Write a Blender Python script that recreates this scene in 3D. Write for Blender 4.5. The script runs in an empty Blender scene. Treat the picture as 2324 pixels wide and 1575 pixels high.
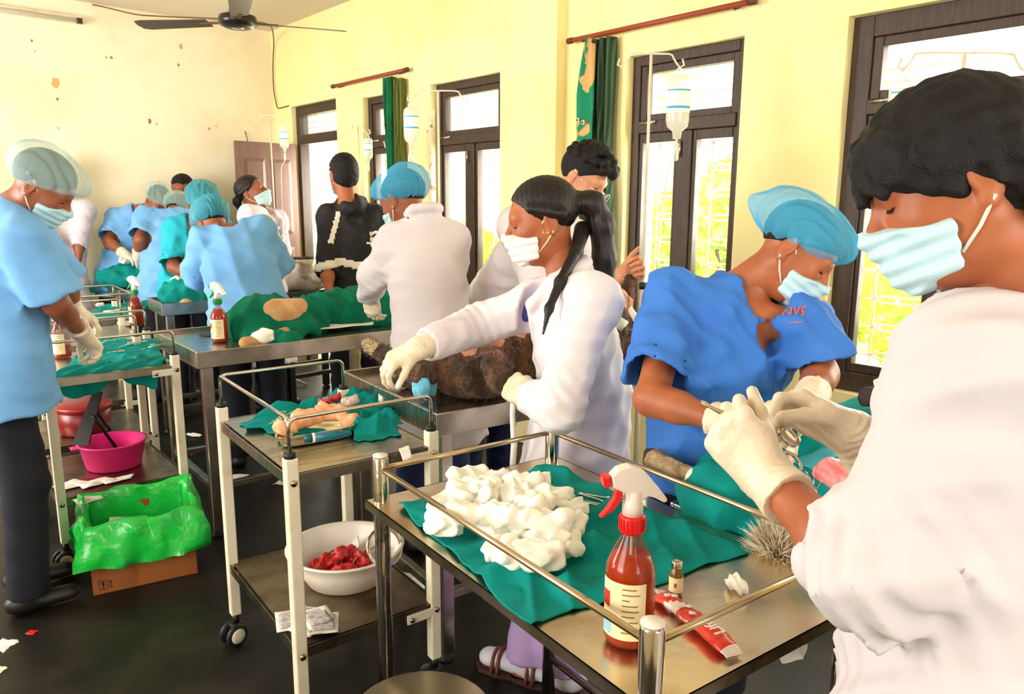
import bpy, math, random
import numpy as np
from mathutils import Vector, Matrix
random.seed(7); rng = np.random.default_rng(7)
SC = bpy.context.scene
COL = SC.collection
R = math.radians
# ------------------------------------------------------------------ camera
F_PX, CX, CY = 1717.0, 1162.0, 787.5
CAM_H, PITCH, HEAD, ROLL = 1.5, R(10.7), R(41.4), R(0.3)
FW = np.array([math.sin(HEAD)*math.cos(PITCH), math.cos(HEAD)*math.cos(PITCH), -math.sin(PITCH)])
_rt = np.array([math.cos(HEAD), -math.sin(HEAD), 0.0]); _up = np.cross(_rt, FW)
RT = _rt*math.cos(ROLL)+_up*math.sin(ROLL); UP = _up*math.cos(ROLL)-_rt*math.sin(ROLL)
CAM = np.array([0, 0, CAM_H])
def ray(x, y): return FW + RT*(x-CX)/F_PX - UP*(y-CY)/F_PX
def at(x, y, d): return CAM + ray(x, y)*d                 # a measured point at depth d
def onz(x, y, h):                                           # a measured point on a level surface
    r = ray(x, y); return CAM + r*((h-CAM_H)/r[2])
cd = bpy.data.cameras.new('camera'); cam = bpy.data.objects.new('camera', cd); COL.objects.link(cam)
cd.sensor_width = 36.0; cd.lens = 36.0*F_PX/2324.0; cd.clip_start = 0.02; cd.clip_end = 200
m = Matrix(((RT[0], UP[0], -FW[0], 0), (RT[1], UP[1], -FW[1], 0), (RT[2], UP[2], -FW[2], CAM_H), (0, 0, 0, 1)))
cam.matrix_world = m
SC.camera = cam
# ------------------------------------------------------------------ world, lights, exposure
w = bpy.data.worlds.new('daylight'); SC.world = w; w.use_nodes = True
bg = w.node_tree.nodes['Background']; bg.inputs[0].default_value = (1.0, 0.98, 0.93, 1); bg.inputs[1].default_value = 6.0
vs = SC.view_settings
vs.view_transform = 'Standard'; vs.look = 'None'; vs.exposure = 0.15; vs.gamma = 1.0; vs.use_curve_mapping = False
def area(name, loc, target, sx, sy, power, col=(1, 1, 1)):
    l = bpy.data.lights.new(name, 'AREA'); l.shape = 'RECTANGLE'; l.size = sx; l.size_y = sy; l.energy = power; l.color = col
    o = bpy.data.objects.new(name, l); COL.objects.link(o); o.location = loc
    o.rotation_euler = (Vector(target)-Vector(loc)).to_track_quat('-Z', 'Z').to_euler()
    return o
# daylight of the windows in the wall behind and beside the photographer
area('daylight_west_window', (-1.75, 4.6, 1.7), (3, 4.9, 1.5), 1.5, 1.5, 120, (1, .96, .90))
area('daylight_west_window', (-1.75, 1.3, 1.7), (3, 2.2, 1.2), 1.5, 1.5, 34, (1, .97, .94))
area('daylight_rear_window', (0.9, -1.70, 1.75), (1.2, 2, 1.1), 2.0, 1.5, 5, (1, .97, .94))
# daylight entering the four windows in view
for yy, wd in ((0.95, 1.15), (2.37, .6), (4.05, .6), (5.1, .45), (6.25, .7)):
    area('daylight_east_window', (3.62, yy, 1.55), (0, yy, 1.2), wd, 1.4, 55, (1, .97, .88))
# ------------------------------------------------------------------ helpers: objects
def lin(c): return tuple(((v/255)/12.92 if v/255 <= .04045 else ((v/255+.055)/1.055)**2.4) for v in c[:3])+(1.0,)
def link(o, parent=None):
    COL.objects.link(o)
    if parent is not None: o.parent = parent
    return o
def tag(o, label=None, cat=None, group=None, kind=None):
    if label: o['label'] = label
    if cat: o['category'] = cat
    if group: o['group'] = group
    if kind: o['kind'] = kind
    return o
def empty(name, loc=(0, 0, 0), rz=0.0, parent=None):
    o = bpy.data.objects.new(name, None); o.location = loc; o.rotation_euler = (0, 0, rz); o.empty_display_size = .05
    return link(o, parent)
class MB:
    def __init__(s): s.v = []; s.f = []; s.sm = []
    def add(s, v, f, smooth=False):
        n = len(s.v); s.v.extend([tuple(map(float, p)) for p in v]); s.f.extend([tuple(i+n for i in q) for q in f]); s.sm.extend([smooth]*len(f)); return s
    def box(s, lo, hi, M=None):
        (a, b, c), (d, e, g) = lo, hi
        v = [(a, b, c), (d, b, c), (d, e, c), (a, e, c), (a, b, g), (d, b, g), (d, e, g), (a, e, g)]
        if M is not None: v = [tuple(M @ Vector(p)) for p in v]
        return s.add(v, [(0, 3, 2, 1), (4, 5, 6, 7), (0, 1, 5, 4), (1, 2, 6, 5), (2, 3, 7, 6), (3, 0, 4, 7)])
    def tube(s, pts, r, n=8, cap=True, closed=False):
        P = np.array(pts, float); k = len(P); rr = np.broadcast_to(np.array(r, float), (k,))
        T = np.gradient(P, axis=0)
        if closed: T = np.roll(P, -1, 0)-np.roll(P, 1, 0)
        T /= np.linalg.norm(T, axis=1)[:, None]+1e-12
        u = np.cross(T[0], (0, 0, 1.0)); 
        if np.linalg.norm(u) < .1: u = np.cross(T[0], (1.0, 0, 0))
        V = []
        for i in range(k):
            u = u-T[i]*(u@T[i]); u /= np.linalg.norm(u); w_ = np.cross(T[i], u)
            for j in range(n):
                a = 2*math.pi*j/n; V.append(P[i]+rr[i]*(math.cos(a)*u+math.sin(a)*w_))
        f = []
        for i in range(k if closed else k-1):
            i2 = (i+1) % k
            for j in range(n): f.append((i*n+j, i*n+(j+1) % n, i2*n+(j+1) % n, i2*n+j))
        if cap and not closed: f.append(tuple(range(n))[::-1]); f.append(tuple((k-1)*n+j for j in range(n)))
        return s.add(V, f, True)
    def cyl(s, a, b, r, n=16, r2=None):
        return s.tube([a, b], [r, r if r2 is None else r2], n)
    def lathe(s, prof, c=(0, 0, 0), n=24, M=None, sx=1, sy=1):
        V = []; f = []; k = len(prof)
        for (r, z) in prof:
            for j in range(n):
                a = 2*math.pi*j/n; p = (r*math.cos(a)*sx+c[0], r*math.sin(a)*sy+c[1], z+c[2])
                V.append(tuple(M @ Vector(p)) if M is not None else p)
        for i in range(k-1):
            for j in range(n): f.append((i*n+j, i*n+(j+1) % n, (i+1)*n+(j+1) % n, (i+1)*n+j))
        if prof[0][0] > 1e-6: f.append(tuple(range(n))[::-1])
        if prof[-1][0] > 1e-6: f.append(tuple((k-1)*n+j for j in range(n)))
        return s.add(V, f, True)
    def prism(s, poly, z0, z1, M=None):
        n = len(poly); v = [(x, y, z0) for x, y in poly]+[(x, y, z1) for x, y in poly]
        if M is not None: v = [tuple(M @ Vector(p)) for p in v]
        f = [tuple(range(n))[::-1], tuple(range(n, 2*n))]+[(i, (i+1) % n, n+(i+1) % n, n+i) for i in range(n)]
        return s.add(v, f)
    def mesh(s, name):
        me = bpy.data.meshes.new(name); me.from_pydata(s.v, [], s.f)
        me.polygons.foreach_set('use_smooth', s.sm); me.update(); return me
    def build(s, name, mat, parent=None, bevel=0, loc=None, rz=None):
        o = bpy.data.objects.new(name, s.mesh(name)); link(o, parent); o.data.materials.append(mat)
        if loc is not None: o.location = loc
        if rz is not None: o.rotation_euler = (0, 0, rz)
        if bevel:
            b = o.modifiers.new('b', 'BEVEL'); b.width = bevel; b.segments = 2; b.limit_method = 'ANGLE'; b.angle_limit = R(40)
        return o
def npmesh(name, V, Q, mat, parent=None, smooth=True, loc=None):
    me = bpy.data.meshes.new(name); V = np.asarray(V, np.float32); Q = np.asarray(Q, np.int32)
    me.vertices.add(len(V)); me.vertices.foreach_set('co', V.ravel())
    k = Q.shape[1]
    me.loops.add(Q.size); me.loops.foreach_set('vertex_index', Q.ravel())
    me.polygons.add(len(Q)); me.polygons.foreach_set('loop_start', np.arange(0, Q.size, k, dtype=np.int32)); me.polygons.foreach_set('loop_total', np.full(len(Q), k, np.int32))
    me.update(calc_edges=True); me.validate()
    me.polygons.foreach_set('use_smooth', np.full(len(me.polygons), smooth))
    o = bpy.data.objects.new(name, me); link(o, parent)
    if mat is not None: o.data.materials.append(mat)
    if loc is not None: o.location = loc
    return o
def rebase(o, loc):                                         # move an object's origin to loc, geometry stays
    loc = Vector(loc)
    o.data.transform(Matrix.Translation(-loc)); o.location = loc
    return o
def copy_tree(o, parent=None):
    c = o.copy(); COL.objects.link(c); c.parent = parent
    for ch in list(o.children): copy_tree(ch, c)
    return c
# ------------------------------------------------------------------ materials
MATS = {}
def mat(name, col, rough=.6, metal=0.0, col2=None, nscale=8, bump=0.0, bscale=60, alpha=1.0, trans=0.0, sheen=0.0, spec=.5, emit=0, stretch=None, detail=4, thr=(.42, .62), sss=0, coat=0):
    if name in MATS: return MATS[name]
    M = bpy.data.materials.new(name); M.use_nodes = True; nt = M.node_tree; N = nt.nodes; L = nt.links
    b = N['Principled BSDF']; b.inputs['Base Color'].default_value = lin(col); b.inputs['Roughness'].default_value = rough
    b.inputs['Metallic'].default_value = metal; b.inputs['Specular IOR Level'].default_value = spec
    if alpha < 1: b.inputs['Alpha'].default_value = alpha
    if trans: b.inputs['Transmission Weight'].default_value = trans
    if sheen: b.inputs['Sheen Weight'].default_value = sheen
    if coat: b.inputs['Coat Weight'].default_value = coat
    if sss:
        b.inputs['Subsurface Weight'].default_value = sss; b.inputs['Subsurface Radius'].default_value = (.02, .008, .004); b.inputs['Subsurface Scale'].default_value = .5
    if emit: b.inputs['Emission Color'].default_value = lin(col); b.inputs['Emission Strength'].default_value = emit
    tc = N.new('ShaderNodeTexCoord'); src = tc.outputs['Object']
    if stretch:
        mp = N.new('ShaderNodeMapping'); mp.inputs['Scale'].default_value = stretch; L.new(src, mp.inputs[0]); src = mp.outputs[0]
    if col2 is not None:
        n = N.new('ShaderNodeTexNoise'); n.inputs['Scale'].default_value = nscale; n.inputs['Detail'].default_value = detail; L.new(src, n.inputs['Vector'])
        cr = N.new('ShaderNodeValToRGB'); cr.color_ramp.elements[0].position = thr[0]; cr.color_ramp.elements[1].position = thr[1]
        cr.color_ramp.elements[0].color = lin(col); cr.color_ramp.elements[1].color = lin(col2)
        L.new(n.outputs[0], cr.inputs[0]); L.new(cr.outputs[0], b.inputs['Base Color'])
    if bump:
        n2 = N.new('ShaderNodeTexNoise'); n2.inputs['Scale'].default_value = bscale; n2.inputs['Detail'].default_value = 3; L.new(src, n2.inputs['Vector'])
        bp = N.new('ShaderNodeBump'); bp.inputs['Strength'].default_value = bump; bp.inputs['Distance'].default_value = .01
        L.new(n2.outputs[0], bp.inputs['Height']); L.new(bp.outputs[0], b.inputs['Normal'])
    MATS[name] = M; return M
# ------------------------------------------------------------------ implicit-surface modeller
def unit(v): v = np.asarray(v, float); return v/(np.linalg.norm(v)+1e-12)
class Field:
    """signed distance grid; primitives are merged smoothly and meshed with surface nets"""
    def __init__(s, lo, hi, h):
        s.h = h; s.lo = np.asarray(lo, float); n = np.ceil((np.asarray(hi, float)-s.lo)/h).astype(int)+1
        s.n = n; s.f = np.full(n, .5, np.float32)
        s.ax = [(s.lo[i]+np.arange(n[i])*h).astype(np.float32) for i in range(3)]
    def win(s, lo, hi):
        a = np.clip(np.floor((np.asarray(lo)-s.lo)/s.h).astype(int), 0, s.n); b = np.clip(np.ceil((np.asarray(hi)-s.lo)/s.h).astype(int)+1, 0, s.n)
        if np.any(b <= a): return None, None
        sl = tuple(slice(a[i], b[i]) for i in range(3))
        P = np.meshgrid(*[s.ax[i][sl[i]] for i in range(3)], indexing='ij', sparse=True)
        return sl, P
    def merge(s, sl, d, k, op):
        f = s.f[sl]
        if op == 'sub':
            d = -d; k = max(k, 1e-4); hh = np.clip(.5-.5*(d-f)/k, 0, 1); s.f[sl] = d*(1-hh)+f*hh+k*hh*(1-hh)
        elif op == 'int': s.f[sl] = np.maximum(f, d)
        else:
            k = max(k, 1e-4); hh = np.clip(.5+.5*(d-f)/k, 0, 1); s.f[sl] = d*(1-hh)+f*hh-k*hh*(1-hh)
    def cone(s, a, b, ra, rb=None, k=.02, op='add', flat=None, capa=False, capb=False):
        a = np.asarray(a, float); b = np.asarray(b, float); rb = ra if rb is None else rb
        rm = max(ra, rb)*(1 if flat is None else max(1, flat[1]))+k+3*s.h
        sl, P = s.win(np.minimum(a, b)-rm, np.maximum(a, b)+rm)
        if sl is None: return s
        ab = b-a; L2 = ab@ab+1e-12
        q = [P[i]-np.float32(a[i]) for i in range(3)]
        t0 = (q[0]*ab[0]+q[1]*ab[1]+q[2]*ab[2])/L2
        t = np.clip(t0, 0, 1).astype(np.float32)
        q = [q[i]-t*np.float32(ab[i]) for i in range(3)]
        if flat is not None:
            w_, sc = unit(flat[0]), flat[1]
            c = q[0]*w_[0]+q[1]*w_[1]+q[2]*w_[2]; g = (1/sc-1)
            q = [q[i]+c*np.float32(w_[i]*g) for i in range(3)]
        d = np.sqrt(q[0]**2+q[1]**2+q[2]**2)-(ra+(rb-ra)*t)
        if flat is not None and flat[1] < 1: d = d*(.5+.5*flat[1])
        Ln = math.sqrt(L2)
        if capb: d = np.maximum(d, (t0-1)*Ln)
        if capa: d = np.maximum(d, -t0*Ln)
        s.merge(sl, d.astype(np.float32), k, op); return s
    def chain(s, pts, rs, k=.02, **kw):
        for i in range(len(pts)-1): s.cone(pts[i], pts[i+1], rs[i], rs[i+1], k, **kw)
        return s
    def ell(s, c, r, k=.02, op='add', M=None):
        c = np.asarray(c, float); r = np.asarray(r, float); rm = max(r)+k+3*s.h
        sl, P = s.win(c-rm, c+rm)
        if sl is None: return s
        q = [P[i]-np.float32(c[i]) for i in range(3)]
        if M is not None: q = [q[0]*M[0][i]+q[1]*M[1][i]+q[2]*M[2][i] for i in range(3)]     # columns of M are the axes
        k0 = np.sqrt((q[0]/r[0])**2+(q[1]/r[1])**2+(q[2]/r[2])**2); k1 = np.sqrt((q[0]/r[0]**2)**2+(q[1]/r[1]**2)**2+(q[2]/r[2]**2)**2)+1e-9
        s.merge(sl, (k0*(k0-1)/k1).astype(np.float32), k, op); return s
    def plane(s, c, n, op='int', sl=None):                    # keep the side the normal points away from
        n = unit(n); P = np.meshgrid(*s.ax, indexing='ij', sparse=True)
        d = (P[0]-c[0])*n[0]+(P[1]-c[1])*n[1]+(P[2]-c[2])*n[2]
        s.f = np.maximum(s.f, d.astype(np.float32)); return s
    def bump(s, fn, band=.06):                                # displace near the surface: fn(x,y,z)
        I = np.where(np.abs(s.f) < band)
        s.f[I] += fn(s.ax[0][I[0]], s.ax[1][I[1]], s.ax[2][I[2]]).astype(np.float32); return s
    def mesh(s):
        f = s.f; ins = f < 0
        for ax in range(3):
            for e in (0, -1):
                ix = [slice(None)]*3; ix[ax] = e; f[tuple(ix)] = np.abs(f[tuple(ix)])+1e-4
        ins = f < 0; n = s.n
        c = np.zeros(n-1, np.int8); sh = [(i, j, k) for i in (0, 1) for j in (0, 1) for k in (0, 1)]
        def cor(a, o): return a[o[0]:n[0]-1+o[0], o[1]:n[1]-1+o[1], o[2]:n[2]-1+o[2]]
        for o in sh: c += cor(ins, o)
        act = (c > 0) & (c < 8); idx = np.argwhere(act)
        if len(idx) == 0: return np.zeros((0, 3)), np.zeros((0, 4), int)
        vid = np.full(n-1, -1, np.int64); vid[act] = np.arange(len(idx))
        val = {o: f[idx[:, 0]+o[0], idx[:, 1]+o[1], idx[:, 2]+o[2]] for o in sh}
        acc = np.zeros((len(idx), 3)); cnt = np.zeros(len(idx))
        for o in sh:
            for ax in range(3):
                if o[ax] == 0:
                    o2 = list(o); o2[ax] = 1; o2 = tuple(o2); a, b = val[o], val[o2]; m_ = (a < 0) != (b < 0)
                    t = a[m_]/(a[m_]-b[m_]); p = np.tile(np.array(o, float), (m_.sum(), 1)); p[:, ax] = t
                    acc[m_] += p; cnt[m_] += 1
        V = s.lo+(idx+acc/cnt[:, None])*s.h
        Q = []
        for ax in range(3):
            a1, a2 = (ax+1) % 3, (ax+2) % 3
            s0 = [slice(None)]*3; s1 = [slice(None)]*3; s0[ax] = slice(0, -1); s1[ax] = slice(1, None)
            A, B = ins[tuple(s0)], ins[tuple(s1)]
            for flip, E in ((False, A & ~B), (True, ~A & B)):
                e = np.argwhere(E); e = e[(e[:, a1] > 0) & (e[:, a2] > 0) & (e[:, a1] < n[a1]-1) & (e[:, a2] < n[a2]-1)]
                if len(e) == 0: continue
                def g(d1, d2):
                    q = e.copy(); q[:, a1] -= d1; q[:, a2] -= d2; return vid[q[:, 0], q[:, 1], q[:, 2]]
                q = np.stack([g(1, 1), g(0, 1), g(0, 0), g(1, 0)], 1)
                Q.append(q[:, ::-1] if flip else q)
        Q = np.concatenate(Q); Q = Q[(Q >= 0).all(1)]
        return V, Q
    def obj(s, name, mat_, parent=None, smooth=1):
        V, Q = s.mesh()
        for _ in range(smooth): V = relax(V, Q)
        return npmesh(name, V, Q, mat_, parent)
def relax(V, Q, w_=.5):
    A = np.zeros_like(V); c = np.zeros(len(V))
    for i in range(4):
        a, b = Q[:, i], Q[:, (i+1) % 4]
        for j in range(3):
            A[:, j] += np.bincount(a, V[b, j], len(V))+np.bincount(b, V[a, j], len(V))
        c += np.bincount(a, minlength=len(V))+np.bincount(b, minlength=len(V))
    c[c == 0] = 1
    return V*(1-w_)+w_*A/c[:, None]
def folds(dirs, amp, seed=0, warp=1.6, ridge=True):
    """cloth creases: ridged waves; dirs = list of (vector, wavelength, weight)"""
    r = np.random.default_rng(seed); ph = r.uniform(0, 6, (len(dirs), 4)); wd = r.normal(size=(4, 3)); wd /= np.linalg.norm(wd, axis=1)[:, None]
    def fn(x, y, z):
        o = 0
        wv = [np.sin(9*(x*a[0]+y*a[1]+z*a[2])+i*1.7) for i, a in enumerate(wd)]
        for (d, wl, wt), p in zip(dirs, ph):
            d = unit(d)*2*math.pi/wl; t = x*d[0]+y*d[1]+z*d[2]+warp*(wv[0]+wv[1]*.7)+p[0]
            m_ = .5+.5*np.sin(5*(x*wd[2][0]+y*wd[2][1]+z*wd[2][2])+p[1]+wv[3])
            o = o+wt*m_*((1-np.abs(np.sin(t*.5))*1.6) if ridge else np.sin(t))
        return -amp*o
    return fn
def noise3(scale, amp, seed=0, n=6):
    r = np.random.default_rng(seed); D = r.normal(size=(n, 3))*scale; P_ = r.uniform(0, 6, n)
    def fn(x, y, z):
        o = 0
        for d, p in zip(D, P_): o = o+np.sin(x*d[0]+y*d[1]+z*d[2]+p)
        return amp*o/math.sqrt(n)
    return fn
def add_fn(*fs): return lambda x, y, z: sum(f(x, y, z) for f in fs)
# ------------------------------------------------------------------ palette
mYellow = mat('yellow_plaster', (253, 240, 178), .8, col2=(252, 236, 166), nscale=3, bump=.12, bscale=30)
mCream = mat('cream_plaster', (250, 240, 212), .8, col2=(242, 228, 192), nscale=2.2, bump=.1, bscale=24, detail=6)
mCeil = mat('ceiling_plaster', (222, 208, 190), .85)
mFloor = mat('dark_floor', (20, 18, 12), .45, spec=.25, col2=(34, 30, 22), nscale=5, bump=.1, bscale=20, detail=7)
mWood = mat('dark_brown_wood', (56, 40, 30), .5, col2=(70, 52, 40), nscale=14, stretch=(8, 8, .6), bump=.08)
mDoor = mat('brown_door_paint', (110, 78, 66), .5, col2=(122, 88, 74), nscale=10, stretch=(6, 6, .5))
mSteel = mat('brushed_steel', (196, 188, 176), .26, 1.0, col2=(166, 156, 142), nscale=9, bump=.03, bscale=90, stretch=(1, 6, 1))
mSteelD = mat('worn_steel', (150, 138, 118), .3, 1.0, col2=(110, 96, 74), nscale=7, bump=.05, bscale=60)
mChrome = mat('chrome', (214, 205, 190), .12, 1.0)
mRust = mat('rusty_chrome', (190, 178, 160), .2, 1.0, col2=(96, 58, 30), nscale=11, thr=(.55, .63), bump=.1, bscale=50)
mPaint = mat('cream_painted_steel', (232, 222, 196), .4, col2=(214, 200, 168), nscale=12, thr=(.5, .75))
mBlack = mat('black_rubber', (18, 17, 16), .5)
mBlackM = mat('black_metal', (26, 25, 25), .4, .3)
mTeal = mat('teal_surgical_cloth', (0, 140, 132), .85, col2=(0, 126, 120), nscale=9, bump=.25, bscale=260, spec=.2)
mTealD = mat('dark_green_cloth', (0, 104, 74), .85, col2=(0, 92, 66), nscale=9, bump=.25, bscale=220, spec=.15)
mGauze = mat('white_cotton', (254, 252, 240), .95, bump=.25, bscale=140, col2=(252, 248, 226), nscale=30, sss=.25)
mPaper = mat('white_paper', (236, 230, 218), .7, col2=(214, 206, 196), nscale=20)
mPlasticW = mat('white_plastic', (240, 228, 214), .35)
mGlass = mat('window_glass', (250, 252, 250), .02, alpha=.06, spec=.5)
mSkinD = mat('brown_skin', (150, 84, 52), .5, col2=(136, 74, 44), nscale=12, sss=.12)
mSkinM = mat('tan_skin', (176, 100, 60), .5, col2=(160, 88, 52), nscale=12, sss=.12)
mSkinL = mat('light_tan_skin', (214, 150, 112), .5, col2=(204, 138, 100), nscale=12, sss=.12)
mHair = mat('black_hair', (15, 12, 9), .62, bump=.3, bscale=420, spec=.3)
mHairS = mat('straight_black_hair', (22, 14, 10), .42, bump=.35, bscale=260, stretch=(1, 1, .05), spec=.4)
mLatex = mat('latex_glove', (238, 222, 196), .42, bump=.25, bscale=70, col2=(228, 208, 178), nscale=30, sss=.1)
mCoat = mat('white_coat_cotton', (226, 218, 222), .85, bump=.05, bscale=240)
mCoatF = mat('dimmed_white_coat_cotton', (208, 200, 202), .85, bump=.04, bscale=240)  # foreground coat: same white, colour toned down against the strong light there
mCoatP = mat('white_shirt_cotton', (214, 204, 216), .85, bump=.05, bscale=240)
mScrub = mat('sky_blue_scrub', (118, 176, 228), .85, bump=.07, bscale=240, col2=(108, 166, 220), nscale=4)
mScrubT = mat('turquoise_scrub', (28, 176, 196), .85, bump=.07, bscale=240)
mScrubB = mat('royal_blue_scrub', (58, 122, 208), .8, bump=.07, bscale=240, col2=(52, 114, 200), nscale=4)
mCapB = mat('blue_bouffant_cap', (80, 194, 238), .7, alpha=.5, bump=.3, bscale=80)
mCapG = mat('pale_bouffant_cap', (190, 222, 216), .6, alpha=.36, bump=.3, bscale=80)
mCapT = mat('teal_bouffant_cap', (70, 172, 194), .7, alpha=.62, bump=.3, bscale=80)
mMask = mat('pale_blue_mask', (190, 224, 232), .8, bump=.15, bscale=300)
mMaskW = mat('white_mask', (244, 238, 228), .8, bump=.15, bscale=300)
mJean = mat('dark_trousers', (16, 18, 30), .9, bump=.2, bscale=200)
mJeanB = mat('blue_denim', (24, 34, 74), .9, bump=.2, bscale=200, col2=(34, 46, 92), nscale=20)
mJack = mat('black_jacket', (20, 18, 18), .75, bump=.15, bscale=200)
mWhiteS = mat('white_trim', (236, 226, 208), .7)
# ------------------------------------------------------------------ room
XW, YB, ZC, XL, YR = 3.2, 7.02, 3.05, -1.9, -1.9
T = .26                                                        # wall thickness
def struct(o): return tag(o, kind='structure')
struct(MB().box((XL-.2, YR-.2, -.1), (XW+T, YB+.2, 0)).build('floor', mFloor))
struct(MB().box((XL-.2, YR-.2, ZC), (XW+T, YB+.2, ZC+.12)).build('ceiling', mCeil))
struct(MB().box((XL-.2, YB, 0), (XW+T, YB+.2, ZC)).build('wall_back', mCream))
# openings in the window wall: (y0, y1, z0, z1)
OPEN = [(.30, 1.56, .70, 2.26), (2.04, 2.73, .70, 2.26), (3.755, 4.50, .72, 2.31), (4.90, 5.42, .72, 2.31), (5.84, 6.66, 0, 2.35)]
wall = MB(); ys = YR-.2
for (a, b, z0, z1) in OPEN:
    wall.box((XW, ys, 0), (XW+T, a, ZC)); wall.box((XW, a, z1), (XW+T, b, ZC))
    if z0 > 0: wall.box((XW, a, 0), (XW+T, b, z0))
    ys = b
wall.box((XW, ys, 0), (XW+T, YB, ZC))
wr = struct(wall.build('wall_right', mYellow))
struct(MB().box((XW-.075, 3.18, 0), (XW, 3.58, ZC)).build('trim_1', mYellow))    # pilaster between the windows
# west wall with two window openings, rear wall with one
wl = MB(); ys = YR-.2
for (a, b) in ((.55, 2.05), (3.85, 5.35)):
    wl.box((XL-.2, ys, 0), (XL, a, ZC)); wl.box((XL-.2, a, 2.45), (XL, b, ZC)); wl.box((XL-.2, a, 0), (XL, b, .95)); ys = b
wl.box((XL-.2, ys, 0), (XL, YB, ZC)); struct(wl.build('wall_left', mCream))
wf = MB(); wf.box((XL, YR-.2, 0), (-.1, YR, ZC)); wf.box((1.9, YR-.2, 0), (XW, YR, ZC)); wf.box((-.1, YR-.2, 0), (1.9, YR, 1.0)); wf.box((-.1, YR-.2, 2.5), (1.9, YR, ZC))
struct(wf.build('wall_front', mCream))
# ---- windows
def lens_grille(parent, x, y0, y1, z0, z1, dz, mt):
    z = z0+dz*.5
    while z < z1:
        yc = (y0+y1)/2; hw = (y1-y0)*.36
        MB().tube([(x, y0, z), (x, yc-hw, z), (x, yc-hw*.72, z+.014), (x, yc+hw*.72, z+.014), (x, yc+hw, z), (x, y1, z)], .0045, 5).build('grille_bar', mt, parent)
        MB().tube([(x, yc-hw, z), (x, yc-hw*.72, z-.014), (x, yc+hw*.72, z-.014), (x, yc+hw, z)], .0045, 5).build('grille_bar', mt, parent)
        z += dz
    for t in (.14, .86): MB().tube([(x, y0+(y1-y0)*t, z0), (x, y0+(y1-y0)*t, z1)], .005, 5).build('grille_bar', mt, parent)
mGrille = mat('pale_grille_paint', (226, 214, 198), .5)
def window(i, y0, y1, z0, z1, sashes, zt=1.93, fr=.075, right_extra=0):
    x0, x1 = XW+.05, XW+.13
    W = struct(empty(f'window_{i}', (XW+.09, (y0+y1)/2, z0)))
    O = Vector(W.location)
    def bx(n, lo, hi, mt=mWood, par=W, bev=.004):
        o = MB().box(Vector(lo)-O, Vector(hi)-O).build(n, mt, par, bevel=bev); return o
    bx('frame_jamb', (x0, y0, z0), (x1, y0+fr, z1)); bx('frame_jamb', (x0, y1-fr, z0), (x1, y1, z1))
    bx('frame_head', (x0-.002, y0+fr, z1-fr), (x1, y1-fr, z1)); bx('frame_sill', (x0-.002, y0+fr, z0), (x1, y1-fr, z0+fr))
    bx('transom_rail', (x0-.008, y0+fr, zt), (x1, y1-fr, zt+.06))
    # fanlight sash
    a, b, c, d = y0+fr, y1-fr, zt+.06, z1-fr
    s = bx('fanlight_sash', (x0+.01, a, c), (x1-.02, a+.04, d)); bx('sash_stile', (x0+.01, b-.04, c), (x1-.02, b, d), par=W)
    bx('sash_rail', (x0+.012, a+.04, c), (x1-.02, b-.04, c+.035)); bx('sash_rail', (x0+.012, a+.04, d-.04), (x1-.02, b-.04, d))
    bx('pane', (x0+.035, a+.04, c+.035), (x0+.039, b-.04, d-.04), mGlass, bev=0)
    xg = x1+.06
    for k in range(3):
        zz = c+.03+k*.05
        MB().tube([(xg-O.x, a-O.y, zz-O.z), (xg-O.x, b-O.y, zz-O.z)], .005, 5).build('grille_bar', mGrille, W)
    MB().tube([(xg-O.x, (a+b)/2-O.y, c-O.z), (xg-O.x, (a+b)/2-O.y, d-O.z)], .005, 5).build('grille_bar', mGrille, W)
    wd = (b-a-(sashes-1)*.09)/sashes
    for k in range(sashes):
        ya = a+k*(wd+.09); yb = ya+wd
        if k: bx('mullion', (x0, ya-.09, z0+fr), (x1, ya, zt))
        bx('pane', (x0+.035, ya+.02, z0+fr+.02), (x0+.039, yb-.02, zt-.02), mGlass, bev=0)
        bx('sash_rail', (x0+.010, ya+.022, zt-.05), (x1-.02, yb-.022, zt)); bx('sash_rail', (x0+.010, ya+.022, z0+fr), (x1-.02, yb-.022, z0+fr+.04))
        bx('sash_stile', (x0+.012, ya, z0+fr), (x1-.02, ya+.022, zt)); bx('sash_stile', (x0+.012, yb-.022, z0+fr), (x1-.02, yb, zt))
        g = empty('grille', (0, 0, 0), 0, W)
        lens_grille(g, xg-O.x, ya-O.y, yb-O.y, z0+fr-O.z, zt-O.z, .125, mGrille)
        MB().tube([(x0-.01-O.x, ya-.03-O.y, zt-.05-O.z), (x0-.012-O.x, ya-.03-O.y, zt-.13-O.z)], .006, 6).build('latch', mChrome, W)
    MB().cyl((x0-.014-O.x, b-.02-O.y, zt+.05-O.z), (x0-.014-O.x, b-.12-O.y, zt+.05-O.z), .008, 8).build('bolt', mChrome, W)
    return W
window(1, *OPEN[0], sashes=3, zt=1.87, fr=.085)
window(2, *OPEN[1], sashes=2, zt=1.87, fr=.05)
window(3, *OPEN[2], sashes=2, zt=1.90, fr=.05)
window(4, *OPEN[3], sashes=1, zt=1.93, fr=.05)
MB().box((-.11, .345, .03), (-.075, .395, 1.42)).build('casement_edge', mat('peeling_cream_paint', (232, 214, 176), .7, col2=(150, 110, 70), nscale=16, thr=(.6, .68)), bpy.data.objects['window_3'])
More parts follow.
